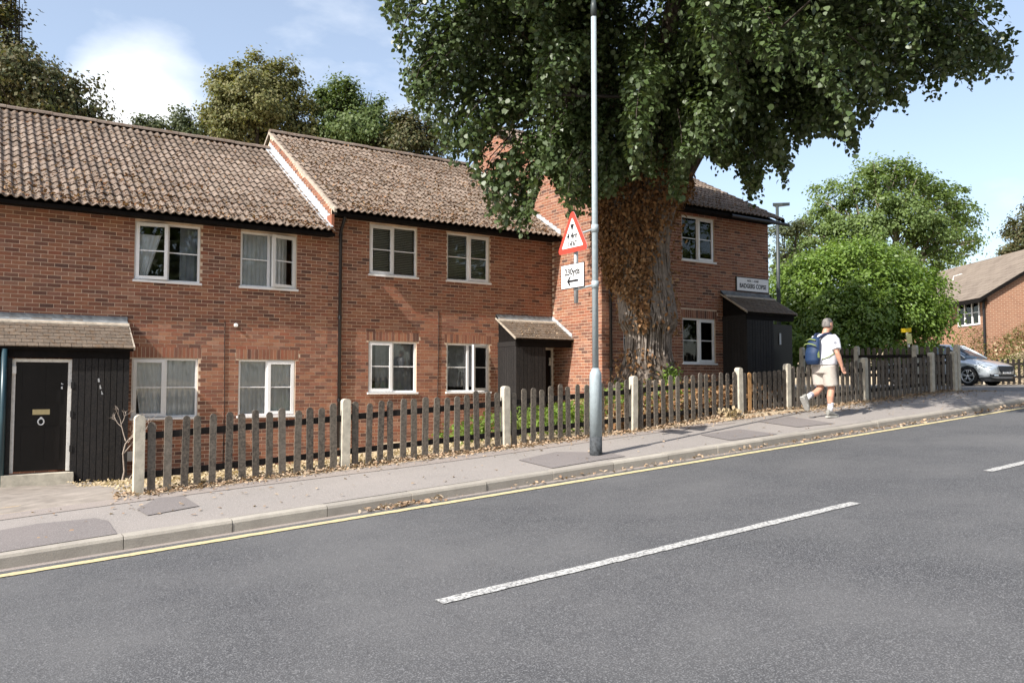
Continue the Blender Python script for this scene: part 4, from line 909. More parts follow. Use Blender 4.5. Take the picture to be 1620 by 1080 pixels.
M['greyleaf'] = leafmat('greyleaf', [(.075,.095,.045), (.095,.11,.05), (.06,.08,.04)], .3, .55, .3)
M['bankleaf'] = leafmat('bankleaf', [(.10,.125,.035), (.13,.15,.045), (.08,.105,.03), (.17,.16,.06), (.13,.085,.045)], .3, .6, .25)
M['groundgreen'] = leafmat('groundgreen', [(.13,.21,.035), (.17,.25,.05), (.10,.16,.03), (.22,.26,.08)], .35, .5, .3)
def rand_dirs(n): return nrm(RNG.normal(size=(n, 3)))
# --- the big lime in front of the right house
BOT = np.array([(560,-40),(600,5),(625,45),(642,150),(665,165),(690,205),(712,245),(742,235),(762,300),(790,335),(815,362),(835,365),(848,300),(862,262),(876,272),(890,318),(915,330),(945,305),(985,290),(1020,262),(1050,285),(1078,315),(1090,250),(1112,232),(1140,255),(1165,245),(1185,305),(1200,306),(1212,235),(1243,280),(1258,225),(1290,205),(1335,212),(1352,238),(1366,190),(1400,150),(1425,165),(1450,118),(1475,140),(1500,108),(1545,118),(1575,100),(1596,112),(1606,20),(1640,-60)], float)
def bot(px): return np.interp(px, BOT[:, 0], BOT[:, 1])
def RFn(r, f): return CY*r+SY*f, -SY*r+CY*f
TC = (11.33, 12.33)
LT = thing('lime_tree', (TC[0], TC[1], 1.45), 'big spreading lime tree with brown ivy-clad trunk behind the picket fence', 'tree')
# trunk
def trunk_rings():
    prof = [(1.15,1020,.78),(1.55,1022,.64),(1.85,1024,.53),(2.2,1025,.44),(2.5,1026,.425),(2.68,1026,.435),(2.74,1026,.53),(2.82,1026,.57),(2.95,1026,.545),(3.3,1022,.535),(3.8,1017,.535),(4.3,1012,.56),(4.8,1013,.61),(5.3,1018,.68),(5.7,1022,.70),(6.1,1026,.60),(6.5,1028,.5)]
    rg = []
    for z, px, r in prof:
        rr = (px-810)/FPX*16.5; cx, cy_ = RFn(rr, 16.5); ring_ = []
        for k in range(40):
            a = 6.2832*k/40; w = 1+.045*math.sin(5*a+z*1.1)+.035*math.sin(9*a-z*2.3)+.03*math.sin(17*a+z*.7)+.02*random.uniform(-1, 1)
            if z < 2.0: w += (2.0-z)*.22*max(0, math.sin(5*a+.6))
            ring_.append((cx+r*w*math.cos(a), cy_+r*w*math.sin(a), z))
        rg.append(ring_)
    return rg
TR = trunk_rings(); MB().rings(TR).build('trunk', M['bark'], LT, True)
limbs = MB()
def limb(mb, pts, r0, r1, n=10):
    P = [Vector(p) for p in pts]; out = []
    for i in range(len(P)-1):
        for q in range(4): out.append(P[i].lerp(P[i+1], q/4))
    out.append(P[-1]); m_ = len(out)-1
    for i in range(1, m_): out[i] = out[i]+Vector((random.uniform(-1, 1), random.uniform(-1, 1), random.uniform(-1, 1)))*.03*(1-i/m_)
    mb.tube(out, [r0+(r1-r0)*i/m_ for i in range(m_+1)], n); return out
def lp(r, f, z): x, y = RFn(r, f); return (x, y, z)
main_tips = []
for r_, pts in ((.36, [lp(2.9,16.5,5.3), lp(3.4,16.4,5.9), lp(3.85,16.3,6.6), lp(4.6,16.2,8.2), lp(5.6,16,9.6)]), (.30, [lp(2.6,16.6,5.4), lp(2.4,16.8,6.6), lp(1.9,17,8.5), lp(1.4,17.2,10.5)]),
                (.30, [lp(2.5,16.3,5.3), lp(1.9,16.0,6.2), lp(.9,15.6,7.6), lp(-.2,15.2,8.8)]), (.26, [lp(2.7,16.3,5.5), lp(2.8,15.5,6.9), lp(2.9,14.6,8.3), lp(3.1,13.6,9.2)]),
                (.24, [lp(2.9,16.8,5.6), lp(3.3,17.8,7.4), lp(3.8,19,9)]), (.22, [lp(3.85,16.3,6.6), lp(5.2,15.8,7.6), lp(7.0,15.4,8.5)])):
    limb(limbs, pts, r_, r_*.35); main_tips += [Vector(p) for p in pts[2:]]
# drooping boughs: plumes of leaves hung along arching axes
def boughs(tips, nper, smin, smax):
    P_, N_, A_ = [], [], []
    for T_ in tips:
        T_ = np.array(T_); ctr = np.array([TC[0]+.2, TC[1]-.2, T_[2]]); inw = ctr-T_; dl = np.linalg.norm(inw); inw = inw/max(dl, .3)
        L_ = min(RNG.uniform(1.7, 3.3), .35+dl*.8); sc = RNG.uniform(smin, smax); base = T_+inw*L_*.8+np.array([0, 0, L_*RNG.uniform(.35, .75)])
        n_ = int(nper*RNG.uniform(.6, 1.3)*sc*L_/2.4); s_ = RNG.beta(2.0, 1.25, n_)[:, None]; w_ = np.array([-inw[1], inw[0], 0])*RNG.normal()*.25
        ax_ = base+(T_-base)*s_+np.array([0, 0, .55*L_*.4])*np.sin(math.pi*s_)+w_*np.sin(math.pi*s_)
        d_ = rand_dirs(n_); rad = (.07+.40*np.sin(math.pi*np.minimum(s_*.86+.12, 1))**.8)*sc
        off = d_*rad*RNG.random((n_, 1))**.4*np.array([1, 1, .75]); hang = np.array([0, 0, -1.0])*RNG.exponential(.16, (n_, 1))
        P_.append(ax_+off+hang); N_.append(d_*.75+np.array([0, 0, .55])+RNG.normal(size=(n_, 3))*.4); A_.append(np.array([0, 0, -1.0])-inw*.4+RNG.normal(size=(n_, 3))*.4)
    return np.concatenate(P_), np.concatenate(N_), np.concatenate(A_)
def lands_on_side_wall(P):      # the crown leaves the left flank of the right house open to the sun
    dx = 12.43-P[:, 0]; yl = P[:, 1]+.217*dx; zl = P[:, 2]-.92*dx
    return (dx > 0) & (yl > 15.75) & (zl > 1.0) & (zl < 7.6)
cnt = 4000; U = rand_dirs(cnt)*RNG.uniform(.45, 1, (cnt, 1)); r = 3.15+U[:, 0]*7.0; f_ = 15.0+U[:, 1]*6.2; z = 9.3+U[:, 2]*5.0
X_, Y_ = RFn(r, f_); P = np.stack([X_, Y_, z], 1); px, py = projnp(P)
ok = (py < bot(px)-14) & (py > -330) & (np.hypot(X_-LX, Y_-LY) > 1.5) & ~lands_on_side_wall(P); P = P[ok]
keep = []
for q in P:                     # spread the bough tips out
    if all(np.linalg.norm((q-k)*np.array([1, 1, 1.3])) > .74 for k in keep): keep.append(q)
    if len(keep) >= 270: break
CC = np.array(keep)
fr_px = np.concatenate([np.arange(606, 1604, 15.0)+RNG.uniform(-5, 5, 67), np.arange(612, 1600, 19.0)]); fr_y = bot(fr_px)-RNG.uniform(4, 26, len(fr_px)); fr_z = np.where(fr_px < 900, RNG.uniform(13.4, 15.4, len(fr_px)), RNG.uniform(13.8, 17.0, len(fr_px)))
FP = np.array([tuple(pz(a, b, c)) for a, b, c in zip(fr_px, fr_y, fr_z)]); FP = FP[(FP[:, 2] > 3.9) & (np.hypot(FP[:, 0]-LX, FP[:, 1]-LY) > 1.2)]
b1 = boughs(CC, 900, .85, 1.3); b2 = boughs(FP, 560, .5, .9)
inn = 12000; U = rand_dirs(inn)*RNG.random((inn, 1))**.33*.72; X_, Y_ = RFn(3.0+U[:, 0]*6.0, 15.4+U[:, 1]*4.6); IPn = np.stack([X_, Y_, 9.6+U[:, 2]*4.2], 1)
sp_ = RNG.uniform(604, 1602, 330); st_ = np.array([tuple(pz(a, bot(a)+RNG.uniform(-12, 22), (RNG.uniform(13.4, 15.4) if a < 900 else RNG.uniform(13.8, 16.8)))) for a in sp_]); st_ = st_[(st_[:, 2] > 3.8) & (np.hypot(st_[:, 0]-LX, st_[:, 1]-LY) > 1.0)]
q_ = np.repeat(st_, 16, 0); hh = RNG.random((len(q_), 1))*np.repeat(RNG.uniform(.35, .95, (len(st_), 1)), 16, 0); q_ = q_+np.array([0, 0, 1.0])*hh+RNG.normal(size=q_.shape)*.05; nstr = len(q_)
LP = np.concatenate([b1[0], b2[0], IPn, q_]); LN_ = np.concatenate([b1[1], b2[1], rand_dirs(inn), rand_dirs(nstr)+np.array([-.4, -.3, .3])]); LA = np.concatenate([b1[2], b2[2], rand_dirs(inn)-np.array([0, 0, .7]), rand_dirs(nstr)*.5-np.array([0, 0, 1.0])])
LS = RNG.uniform(.055, .108, len(LP))
px, py = projnp(LP); ok = ((py < bot(px)+8) | (np.arange(len(LP)) >= len(LP)-nstr)) & ~(lands_on_side_wall(LP) & (RNG.random(len(LP)) < .93)) & (np.hypot(LP[:, 0]-LX, LP[:, 1]-LY) > .5)
cr = link('crown', leaf_mesh('crown', LP[ok], LN_[ok], LA[ok], LS[ok], M['limeleaf'], LEAF_ROUND), LT); cr['kind'] = 'stuff'
tips = np.concatenate([CC, FP]); ns = len(tips); out_h = tips-np.array([TC[0]+.2, TC[1]-.2, 9]); out_h[:, 2] = 0; out_h = nrm(out_h)
tw = MB()
for i in range(ns):
    b = tips[i]; o_ = out_h[i]; a = Vector(b)+Vector((0, 0, .9))-Vector(o_)*.55; e = min(main_tips, key=lambda q: (q-a).length)
    if i % 3 == 0: tw.tube([a+(e-a)*.55+Vector((0, 0, .25)), a, Vector(b)+Vector((0, 0, .45))-Vector(o_)*.15, b], [.022, .014, .009, .004], 5, False)
    else: tw.tube([a, Vector(b)+Vector((0, 0, .45))-Vector(o_)*.15, b], [.011, .008, .004], 4, False)
for c in CC[:70]:
    c = Vector(c); qx = projnp(np.array([tuple(c)]))
    if qx[1][0] > bot(qx[0][0])-40: continue
    e = min(main_tips, key=lambda q: (q-c).length+(0 if q.z < c.z+.5 else 2)); mid = e.lerp(c, .5)+Vector((0, 0, .35)); tw.tube([e, e.lerp(mid, .5)+Vector((0, 0, .1)), mid, mid.lerp(c, .5), c], [.035, .03, .025, .018, .010], 6, False)
limbs.build('limb', M['bark'], LT, True); tw.build('branches', M['twigbark'], LT, True)['kind'] = 'stuff'
# dead ivy leaves and bare stems on the trunk
def trunk_at(z):
    zs = [q[0][2] for q in TR]; i = max(0, min(len(zs)-2, int(np.searchsorted(zs, z))-1)); u = (z-zs[i])/(zs[i+1]-zs[i])
    A = np.array(TR[i]); B = np.array(TR[i+1]); Q = A+(B-A)*u; c = Q.mean(0); return c, np.linalg.norm(Q[:, :2]-c[:2], axis=1).mean()
IP, IN, IA = [], [], []
to_cam = math.atan2(-TC[1], -TC[0])
while len(IP) < 13000:
    z = random.uniform(2.6, 6.5) if random.random() < .95 else random.uniform(1.5, 2.3); a = to_cam+random.uniform(-2.4, 2.4)
    c, rr = trunk_at(z); side = math.sin(a-to_cam)    # >0: towards the right in view
    # leaves thin out to the lower right, thick at upper left
    rt = float(np.interp(z, [2.5, 2.8, 3.3, 4.2, 5.0, 5.6], [-.12, .02, .18, .48, .75, 1.2])); lf = float(np.interp(z, [2.5, 2.9, 3.3, 3.9], [-.2, -.35, -.72, -1.3]))
    dens = (1.0 if lf < side < rt else .05) if z > 2.4 else (.5 if side < .3 else .1)
    if random.random() > dens: continue
    d = np.array([math.cos(a), math.sin(a), 0]); o_ = rr+random.random()**1.6*(float(np.interp(z, [3.0, 3.6, 4.4, 5.2, 6.2], [.12, .22, .40, .36, .25])) if z > 3 else .2)
    IP.append(c*np.array([1, 1, 0])+np.array([0, 0, z])+d*o_); IN.append(d+RNG.normal(size=3)*.9+np.array([0, 0, .3])); IA.append(np.array([0, 0, -1])+RNG.normal(size=3)*.6)
iv = link('dead_ivy', leaf_mesh('dead_ivy', np.array(IP), np.array(IN), np.array(IA), RNG.uniform(.05, .11, len(IP)), M['ivyleaf'], LEAF_OVAL), LT); iv['kind'] = 'stuff'
vn = MB()
for k in range(120):
    a = to_cam+random.uniform(-1.6, 1.6); z = random.uniform(1.9, 3.2); ph = random.random()*6; pts = []; top = random.uniform(4.6, 6.4)
    while z < top:
        c, rr = trunk_at(z); q = a+.12*math.sin(z*2.1+ph)+.05*math.sin(z*6+ph); pts.append((c[0]+(rr*1.03+.012)*math.cos(q), c[1]+(rr*1.03+.012)*math.sin(q), z)); z += .16
    vn.tube(pts, random.uniform(.007, .018), 5, False)
vn.build('ivy_stems', M['vine'], LT, True)['kind'] = 'stuff'
# --- generic tree: limbs, then leaf clusters round lobe centres
def tree(name, label, base, lobes, nclus, nleaf, lsize, mat, trunk_r, clus_r=.75, group=None, droop=.2, shape=LEAF_QUAD, cat='tree', bark='twigbark', visible_limbs=True, shell=.55):
    b = Vector(base); T = thing(name, b, label, cat, group); vol = np.array([a[1][0]*a[1][1]*a[1][2] for a in lobes]); pr = vol**.8/np.sum(vol**.8)
    idx = RNG.choice(len(lobes), nclus, p=pr); C = np.array([lobes[i][0] for i in idx], float); R = np.array([lobes[i][1] for i in idx], float)
    D = rand_dirs(nclus); rad = shell+(1-shell)*RNG.random((nclus, 1)); C = C+D*rad*R
    rc = clus_r*RNG.uniform(.6, 1.35, nclus); per = nleaf//nclus
    P = np.repeat(C, per, 0); o_ = RNG.normal(size=P.shape)*np.repeat(rc, per)[:, None]*np.array([.55, .55, .42]); P = P+o_
    mid = np.mean([l[0] for l in lobes], 0); outw = nrm(P-mid)
    Nn = outw*.6+nrm(o_)*.5+np.array([0, 0, .55])+RNG.normal(size=P.shape)*.5; A = outw*.5+np.array([0, 0, -droop])+RNG.normal(size=P.shape)*.7
    cr = link('crown', leaf_mesh('crown', P, Nn, A, lsize*RNG.uniform(.65, 1.35, len(P)), mat, shape), T); cr['kind'] = 'stuff'
    tk = MB(); top = Vector(mid); fork = b.lerp(top, .45); fork.x = b.x+(top.x-b.x)*.3; fork.y = b.y+(top.y-b.y)*.3
    tk.tube([b-Vector((0, 0, .4)), b.lerp(fork, .5)+Vector((.05, .03, 0)), fork, fork.lerp(top, .6)], [trunk_r*1.25, trunk_r, trunk_r*.85, trunk_r*.4], 10)
    tk.build('trunk', M[bark], T, True)
    if visible_limbs:
        lm = MB()
        for c, rr in lobes:
            c = Vector(c); s_ = fork.lerp(top, random.uniform(.0, .5)); m1 = s_.lerp(c, .5)+Vector((0, 0, .25*rr[2]))
            lm.tube([s_, s_.lerp(m1, .5), m1, m1.lerp(c, .6), c+Vector((0, 0, rr[2]*.5))], [trunk_r*.45, trunk_r*.38, trunk_r*.28, trunk_r*.18, .03], 7, False)
            for q in range(7):
                e = c+Vector(rand_dirs(1)[0])*.85*Vector(rr).length/1.732; lm.tube([m1.lerp(c, random.random()), m1.lerp(e, .6)+Vector((0, 0, .2)), e], [trunk_r*.16, trunk_r*.1, .015], 5, False)
        lm.build('limb', M[bark], T, True)['kind'] = 'stuff'
    return T
def lobe(px, py, Z, rx, rz, ry=None): q = pz(px, py, Z); return ((q.x, q.y, q.z), (rx, ry or rx, rz))
# trees behind the terrace (positions from direction; distance just behind the rear gardens)
def base_at(px, Z, z=0.2): q = pz(px, 600, Z); return (q.x, q.y, z)
tree('beech_tree', 'tall dark reddish-leaved tree above the far left end of the roof', base_at(60, 36), [lobe(-20,60,36,1.6,1.6), lobe(60,150,36,2.0,1.5), lobe(20,130,35,1.6,1.5), lobe(125,165,36,1.15,1.0), lobe(0,5,36,.8,1.6), lobe(12,20,36,.7,1.1), lobe(5,-30,36,.8,1.0), lobe(-60,130,37,2.2,3.2), lobe(150,185,36,.7,.55), lobe(90,200,36,2.0,1.2)],
     300, 32000, .17, M['darkleaf'], .30, .5, 'trees behind the terrace')
tree('young_tree', 'small thin grey-green treetop peeping over the left roof ridge', base_at(232, 38), [lobe(228,205,38,.5,.5), lobe(245,200,38,.4,.35)], 40, 1500, .15, M['greyleaf'], .08, .3, 'trees behind the terrace')
tree('young_tree', 'small airy grey-green treetop left of the golden tree', base_at(290, 39), [lobe(285,192,39,.65,.55), lobe(300,212,39,.7,.45), lobe(270,210,39,.45,.4)], 60, 2600, .15, M['greyleaf'], .1, .34, 'trees behind the terrace')
tree('hornbeam_tree', 'golden brown-green broad tree above the middle of the roofs', base_at(405, 41), [lobe(400,120,41,1.1,.95), lobe(445,125,41,1.0,1.0), lobe(355,135,41,.75,.8), lobe(370,175,40,1.4,1.4), lobe(440,180,41,1.6,1.8), lobe(330,200,40.5,1.0,1.1), lobe(410,160,39.5,1.5,1.3), lobe(475,190,41,.9,1.5), lobe(370,215,40.5,1.8,1.2)],
     260, 34000, .15, M['brownleaf'], .38, .42, 'trees behind the terrace', .5)
tree('oak_tree', 'mid green rounded tree right of the golden tree', base_at(550, 43), [lobe(535,150,43,1.1,.8), lobe(575,165,43,.9,.8), lobe(525,190,43,1.5,1.3), lobe(580,205,43,1.6,1.2), lobe(620,220,43,.9,1.0), lobe(550,220,42,1.9,1.2)],
     200, 24000, .16, M['oakleaf'], .32, .45, 'trees behind the terrace')
tree('oak_tree', 'lower dark green tree between green tree and lime crown', base_at(650, 42), [lobe(640,205,42,1.1,.8), lobe(665,210,42,.9,.9), lobe(690,235,42,.7,.7), lobe(640,240,42,1.6,.9), lobe(610,235,42,1.0,.8)],
     130, 13000, .15, M['darkleaf'], .25, .42, 'trees behind the terrace')
# ash behind the right end, big rounded hedge bush, pine scraps, far right tree
tree('ash_tree', 'tall airy bright green ash tree behind the rounded bush', base_at(1410, 50, 1.5), [lobe(1385,285,50,2.0,1.4), lobe(1440,285,50,1.7,1.3), lobe(1330,310,50,1.8,1.3), lobe(1480,310,50,1.6,1.4), lobe(1290,350,50,1.6,1.2), lobe(1520,345,50,1.3,1.0), lobe(1420,340,49,2.4,1.7), lobe(1350,370,49,2.3,1.5), lobe(1480,370,49,1.9,1.3), lobe(1260,385,50,1.1,.9), lobe(1535,385,50,1.0,.7), lobe(1310,410,49,2.3,1.2), lobe(1400,410,48,2.3,1.2), lobe(1470,415,49,1.8,1.0), lobe(1250,420,50,1.5,1.1)],
     520, 46000, .18, M['ashleaf'], .45, .46, None, .5, LEAF_QUAD, 'tree', 'paletwig', True, .35)
tree('conifer', 'thin scraggy pine foliage just right of the right house wall', base_at(1248, 46, 1.5), [lobe(1240,365,46,1.0,.35), lobe(1262,362,46,.9,.3), lobe(1238,400,46,.8,.35), lobe(1235,425,46,.6,.5)], 60, 3200, .14, M['greyleaf'], .15, .35, None, .1)
bush = tree('hedge_bush', 'large rounded bright green bush between right house and side road', (24.6, 16.6, 1.5), [lobe(1365,455,27.2,2.1,1.65,1.6), lobe(1300,470,27,1.5,1.5,1.4), lobe(1430,480,27.2,1.4,1.35,1.3), lobe(1260,490,27.4,1.1,1.7,1.2), lobe(1465,505,27,.85,1.05,.9), lobe(1340,510,26.5,1.9,1.3,1.2), lobe(1420,530,26.3,1.7,.9,1.0), lobe(1255,540,27,1.0,1.0,1.0), lobe(1300,550,26.3,1.6,.8,1.0)],
     760, 80000, .105, M['hedgeleaf'], .2, .36, None, .4, LEAF_OVAL, 'bush', 'twigbark', False, .72)
tree('roadside_tree', 'tree crown cut by the right picture edge above the far roof', base_at(1640, 60, 2), [lobe(1625,360,60,1.6,1.2), lobe(1610,385,60,1.3,.9), lobe(1600,398,60,.9,.5), lobe(1650,345,60,2,1.8), lobe(1640,385,60,1.8,1)], 110, 9000, .2, M['darkleaf'], .4, .55)
# trees across the road behind the viewer, mirrored in the upper windows
for i, (x, y, h_, w_) in enumerate(((-2, -17, 15, 4.4), (5, -19, 16, 4.8), (12, -17, 14, 4.6), (20, -19, 16, 5), (40, -18, 16, 5.5), (29, -18, 15, 5), (53, -18, 18, 6.5))):
    tree('opposite_tree', ['tree across the road mirrored in the open left upper window', 'tree across the road mirrored in the curtained upper window', 'tree across the road mirrored in the blinds', 'tree across the road mirrored in the right house upper window', 'tree across the road far to the right, mirrored in dark panes', 'tree across the road mirrored in the middle house windows', 'rightmost tree across the road, mirrored in the right house'][i],
         (x, y, .3), [((x, y, h_*.62), (w_, w_, h_*.35)), ((x+1.5, y+1, h_*.45), (w_*.8, w_*.8, h_*.25)), ((x-1.8, y+.5, h_*.5), (w_*.8, w_*.8, h_*.25))], 130, 8000, .45, M['oakleaf'], .3, 1.0, 'trees across the road')
# bank of shrubs and dry grass beyond the side road
T = thing('bank_shrubs', (33.6, 16, 1.8), 'low shrub bank with dry grass behind the parked car', 'shrubs')
n = 34000; r = RNG.uniform(13, 24, n); f_ = RNG.uniform(28.5, 34.0, n); X_, Y_ = RFn(r, f_); ok = (X_ > 32.3) & (r < 26) & (r > 15.2)
X_, Y_, f2_ = X_[ok], Y_[ok], f_[ok]; gzv = np.array([gz(a, b) for a, b in zip(X_, Y_)])
hgt = .95+.35*np.sin(X_*1.9+Y_*.7)+.25*np.sin(Y_*2.9); P = np.stack([X_, Y_, gzv+RNG.random(len(X_))**.5*np.maximum(hgt, .25)], 1)
o = link('foliage', leaf_mesh('foliage', P, np.array([0, 0, 1.0])+RNG.normal(size=P.shape)*.6, RNG.normal(size=P.shape)+np.array([0, 0, .3]), RNG.uniform(.045, .10, len(P)), M['bankleaf'], LEAF_OVAL), T); o['kind'] = 'stuff'
n = 2500; r = RNG.uniform(15, 26, n); f_ = RNG.uniform(29, 33, n); X_, Y_ = RFn(r, f_); ok = (X_ > 33.4); X_, Y_ = X_[ok], Y_[ok]
P = np.stack([X_, Y_, np.array([gz(a, b) for a, b in zip(X_, Y_)])+.9*RNG.random(len(X_))], 1)
o = link('dry_grass', leaf_mesh('dry_grass', P, RNG.normal(size=P.shape), np.array([0, 0, 1.0])+RNG.normal(size=P.shape)*.4, RNG.uniform(.06, .15, len(P)), M['drygrass']), T); o['kind'] = 'stuff'
# plants and litter in the front garden
def scatter(name, label, cat, n, fn, mat, size, shape=LEAF_OVAL, up=.8, parent=None, lift=.0, kind='stuff', ax=(0, 0, 0)):
    P = np.array([fn() for _ in range(n)]); Nn = np.array([0, 0, up])+RNG.normal(size=P.shape)*.45; A = RNG.normal(size=P.shape)+np.array(ax)
    o = link(name, leaf_mesh(name, P, Nn, A, RNG.uniform(size[0], size[1], n), mat, shape), parent); o['kind'] = kind
    if parent is None: tag(o, label, cat)
    return o
U_ = random.uniform
def at_g(x, y, h=0.0): return (x, y, (zp(x, y)+.012 if y < 9.8 else gz(x, y)+.015)+h)
cl = [(U_(6.9, 10.4), U_(10.6, 12.6), U_(.25, .5)) for _ in range(26)]
def greens():
    c = random.choice(cl); x, y = c[0]+random.gauss(0, .28), c[1]+random.gauss(0, .25); return at_g(x, y, random.random()**.7*c[2])
scatter('ground_cover', 'bright green low plants behind the fence beside the lamp column', 'plants', 3600, greens, M['groundgreen'], (.05, .12), up=.7, ax=(0, 0, .6))
def browns():
    x = U_(8.6, 12.6); y = 9.98+abs(random.gauss(0, .55)); return at_g(x, min(y, 12.5), random.random()**2*.42)
scatter('dead_leaf_heap', 'heap of brown dead leaves caught behind the fence below the tree', 'leaves', 3000, browns, M['ivyleaf'], (.05, .11), up=.3)
def mound():
    a = U_(0, 6.283); d = U_(.35, 1.5); return at_g(TC[0]+d*math.cos(a), TC[1]+d*math.sin(a), random.random()**2*.3)
scatter('root_litter', 'dry leaves piled round the foot of the lime trunk', 'leaves', 1700, mound, M['litter'], (.05, .11), up=.5)
spr = at_g(11.05, 11.75)
scatter('green_sprig', 'small bright green ivy sprig at the trunk foot', 'plant', 220, lambda: (11.28+random.gauss(0, .10), 11.62+random.gauss(0, .09), 1.72+random.gauss(0, .10)), M['hedgeleaf'], (.05, .09), up=.4)
def verge():
    x = U_(1.3, 12.4) if random.random() < .8 else U_(12.4, 18); return at_g(x, U_(9.80, 10.05) if random.random() < .75 else 9.8-abs(random.gauss(0, .10)), random.random()*.03)
scatter('verge_litter', 'dry orange leaf litter along the foot of the fence', 'leaves', 6500, verge, M['litter'], (.025, .06), up=.9)
def straw():
    x = U_(1.4, 7.5); y = 9.95+random.random()**1.5*6; return at_g(x, y, random.random()*.05)
scatter('straw', 'dry straw and leaf scraps covering the left front garden', 'grass', 7000, straw, M['drygrass'], (.02, .06), LEAF_QUAD, .6)
def tuft(): return at_g(10.9+random.gauss(0, .12), 9.82+random.gauss(0, .05), random.random()*.10)
scatter('grass_tuft', 'tuft of dry blond grass at the fence foot before the gate', 'grass', 110, tuft, M['drygrass'], (.04, .10), LEAF_QUAD, .2, ax=(0, 0, 1.2))
def pavl():
    x = U_(.5, 19); y = U_(7.95, 9.75) if random.random() < .6 else 9.0+random.random()*.75; return at_g(x, y, .002)
scatter('fallen_leaves', 'scattered pale fallen leaves on the pavement', 'leaves', 300, pavl, M['litter'], (.03, .065), up=2.5)
def pavr():
    x = U_(12.5, 19); y = 9.85-abs(random.gauss(0, .35)); return at_g(x, max(y, 7.95), .002)
scatter('fallen_leaves', 'fallen leaves along the shaded fence foot right of the man', 'leaves', 900, pavr, M['litter'], (.03, .065), up=2.0)
def gut():
    q = random.random(); x = random.gauss(3.75, .25) if q < .2 else U_(5, 18) if q < .7 else U_(9.5, 17); return (x, 7.79-abs(random.gauss(0, .05))-(.02), zr(x)+.012+random.random()*.025)
scatter('gutter_leaves', 'dry leaves gathered in the gutter along the kerb', 'leaves', 650, gut, M['litter'], (.025, .07), up=1.2)
for (h, nm, x0, x1, ye_, ze_, sl, ymax, n) in ((H1, 'left', -1, 6.3, YW-OH, 4.88, .605, 4.6, 3000), (H2, 'middle', 6.5, 12.35, YW-OH, 5.34, .605, 4.6, 4200), (H3, 'right', 12.5, 18.4, Y3-OH, E3+.06, SL3, 4.6, 2000)):
    def onroof():
        x = U_(x0, x1); d = random.random()**1.4*ymax; 
        if nm == 'left' and random.random() < .4: d = random.random()**2*1.5
        return (x, ye_+d, ze_+d*sl+.02+U_(0, .02))
    o = scatter('roof_litter', '%s house roof: brown leaf litter caught between its tiles' % nm, 'leaves', n, onroof, M['rooflitter'], (.035, .085), up=1.0)
scatter('roof_litter', 'brown leaf litter on the middle house porch tiles', 'leaves', 500, lambda: (lambda x, d: (x, YW-.86+d, 2.68+d*.605+.03))(U_(10.9, 12.4), random.random()**1.5*.7), M['litter'], (.025, .06), up=1.0)
# dead shrub by the left porch
bx_, by_ = 2.12, 15.2; T = thing('dead_shrub', (bx_, by_, gz(bx_, by_)), 'bare leafless dead shrub beside the dark porch boards', 'shrub')
mb = MB(); zb = gz(bx_, by_)
def twig(p, d, l, r, dep):
    e = p+d*l; mid = p.lerp(e, .5)+Vector((U_(-1, 1), U_(-1, 1), U_(-1, 1)))*l*.10; mb.tube([p, mid, e], [r, r*.8, r*.55], 5, False)
    if dep > 0:
        for _ in range(3 if dep > 1 else 2):
            nd = (d+Vector((U_(-1, 1), U_(-1, 1), U_(-.3, .7)))*.75).normalized(); twig(p.lerp(e, U_(.55, 1)), nd, l*U_(.5, .75), r*.6, dep-1)
twig(Vector((bx_, by_, zb)), Vector((.02, 0, 1)), .52, .017, 0); twig(Vector((bx_+.01, by_, zb+.5)), Vector((.30, -.1, .8)).normalized(), .30, .013, 3); twig(Vector((bx_+.01, by_, zb+.5)), Vector((.62, 0, .75)).normalized(), .46, .012, 2); twig(Vector((bx_+.05, by_, zb+.72)), Vector((-.2, .1, .8)).normalized(), .30, .010, 3)
twig(Vector((bx_+.08, by_-.05, zb)), Vector((.5, -.1, .85)).normalized(), .30, .012, 0)
mb.build('stems', M['paletwig'], T, True)
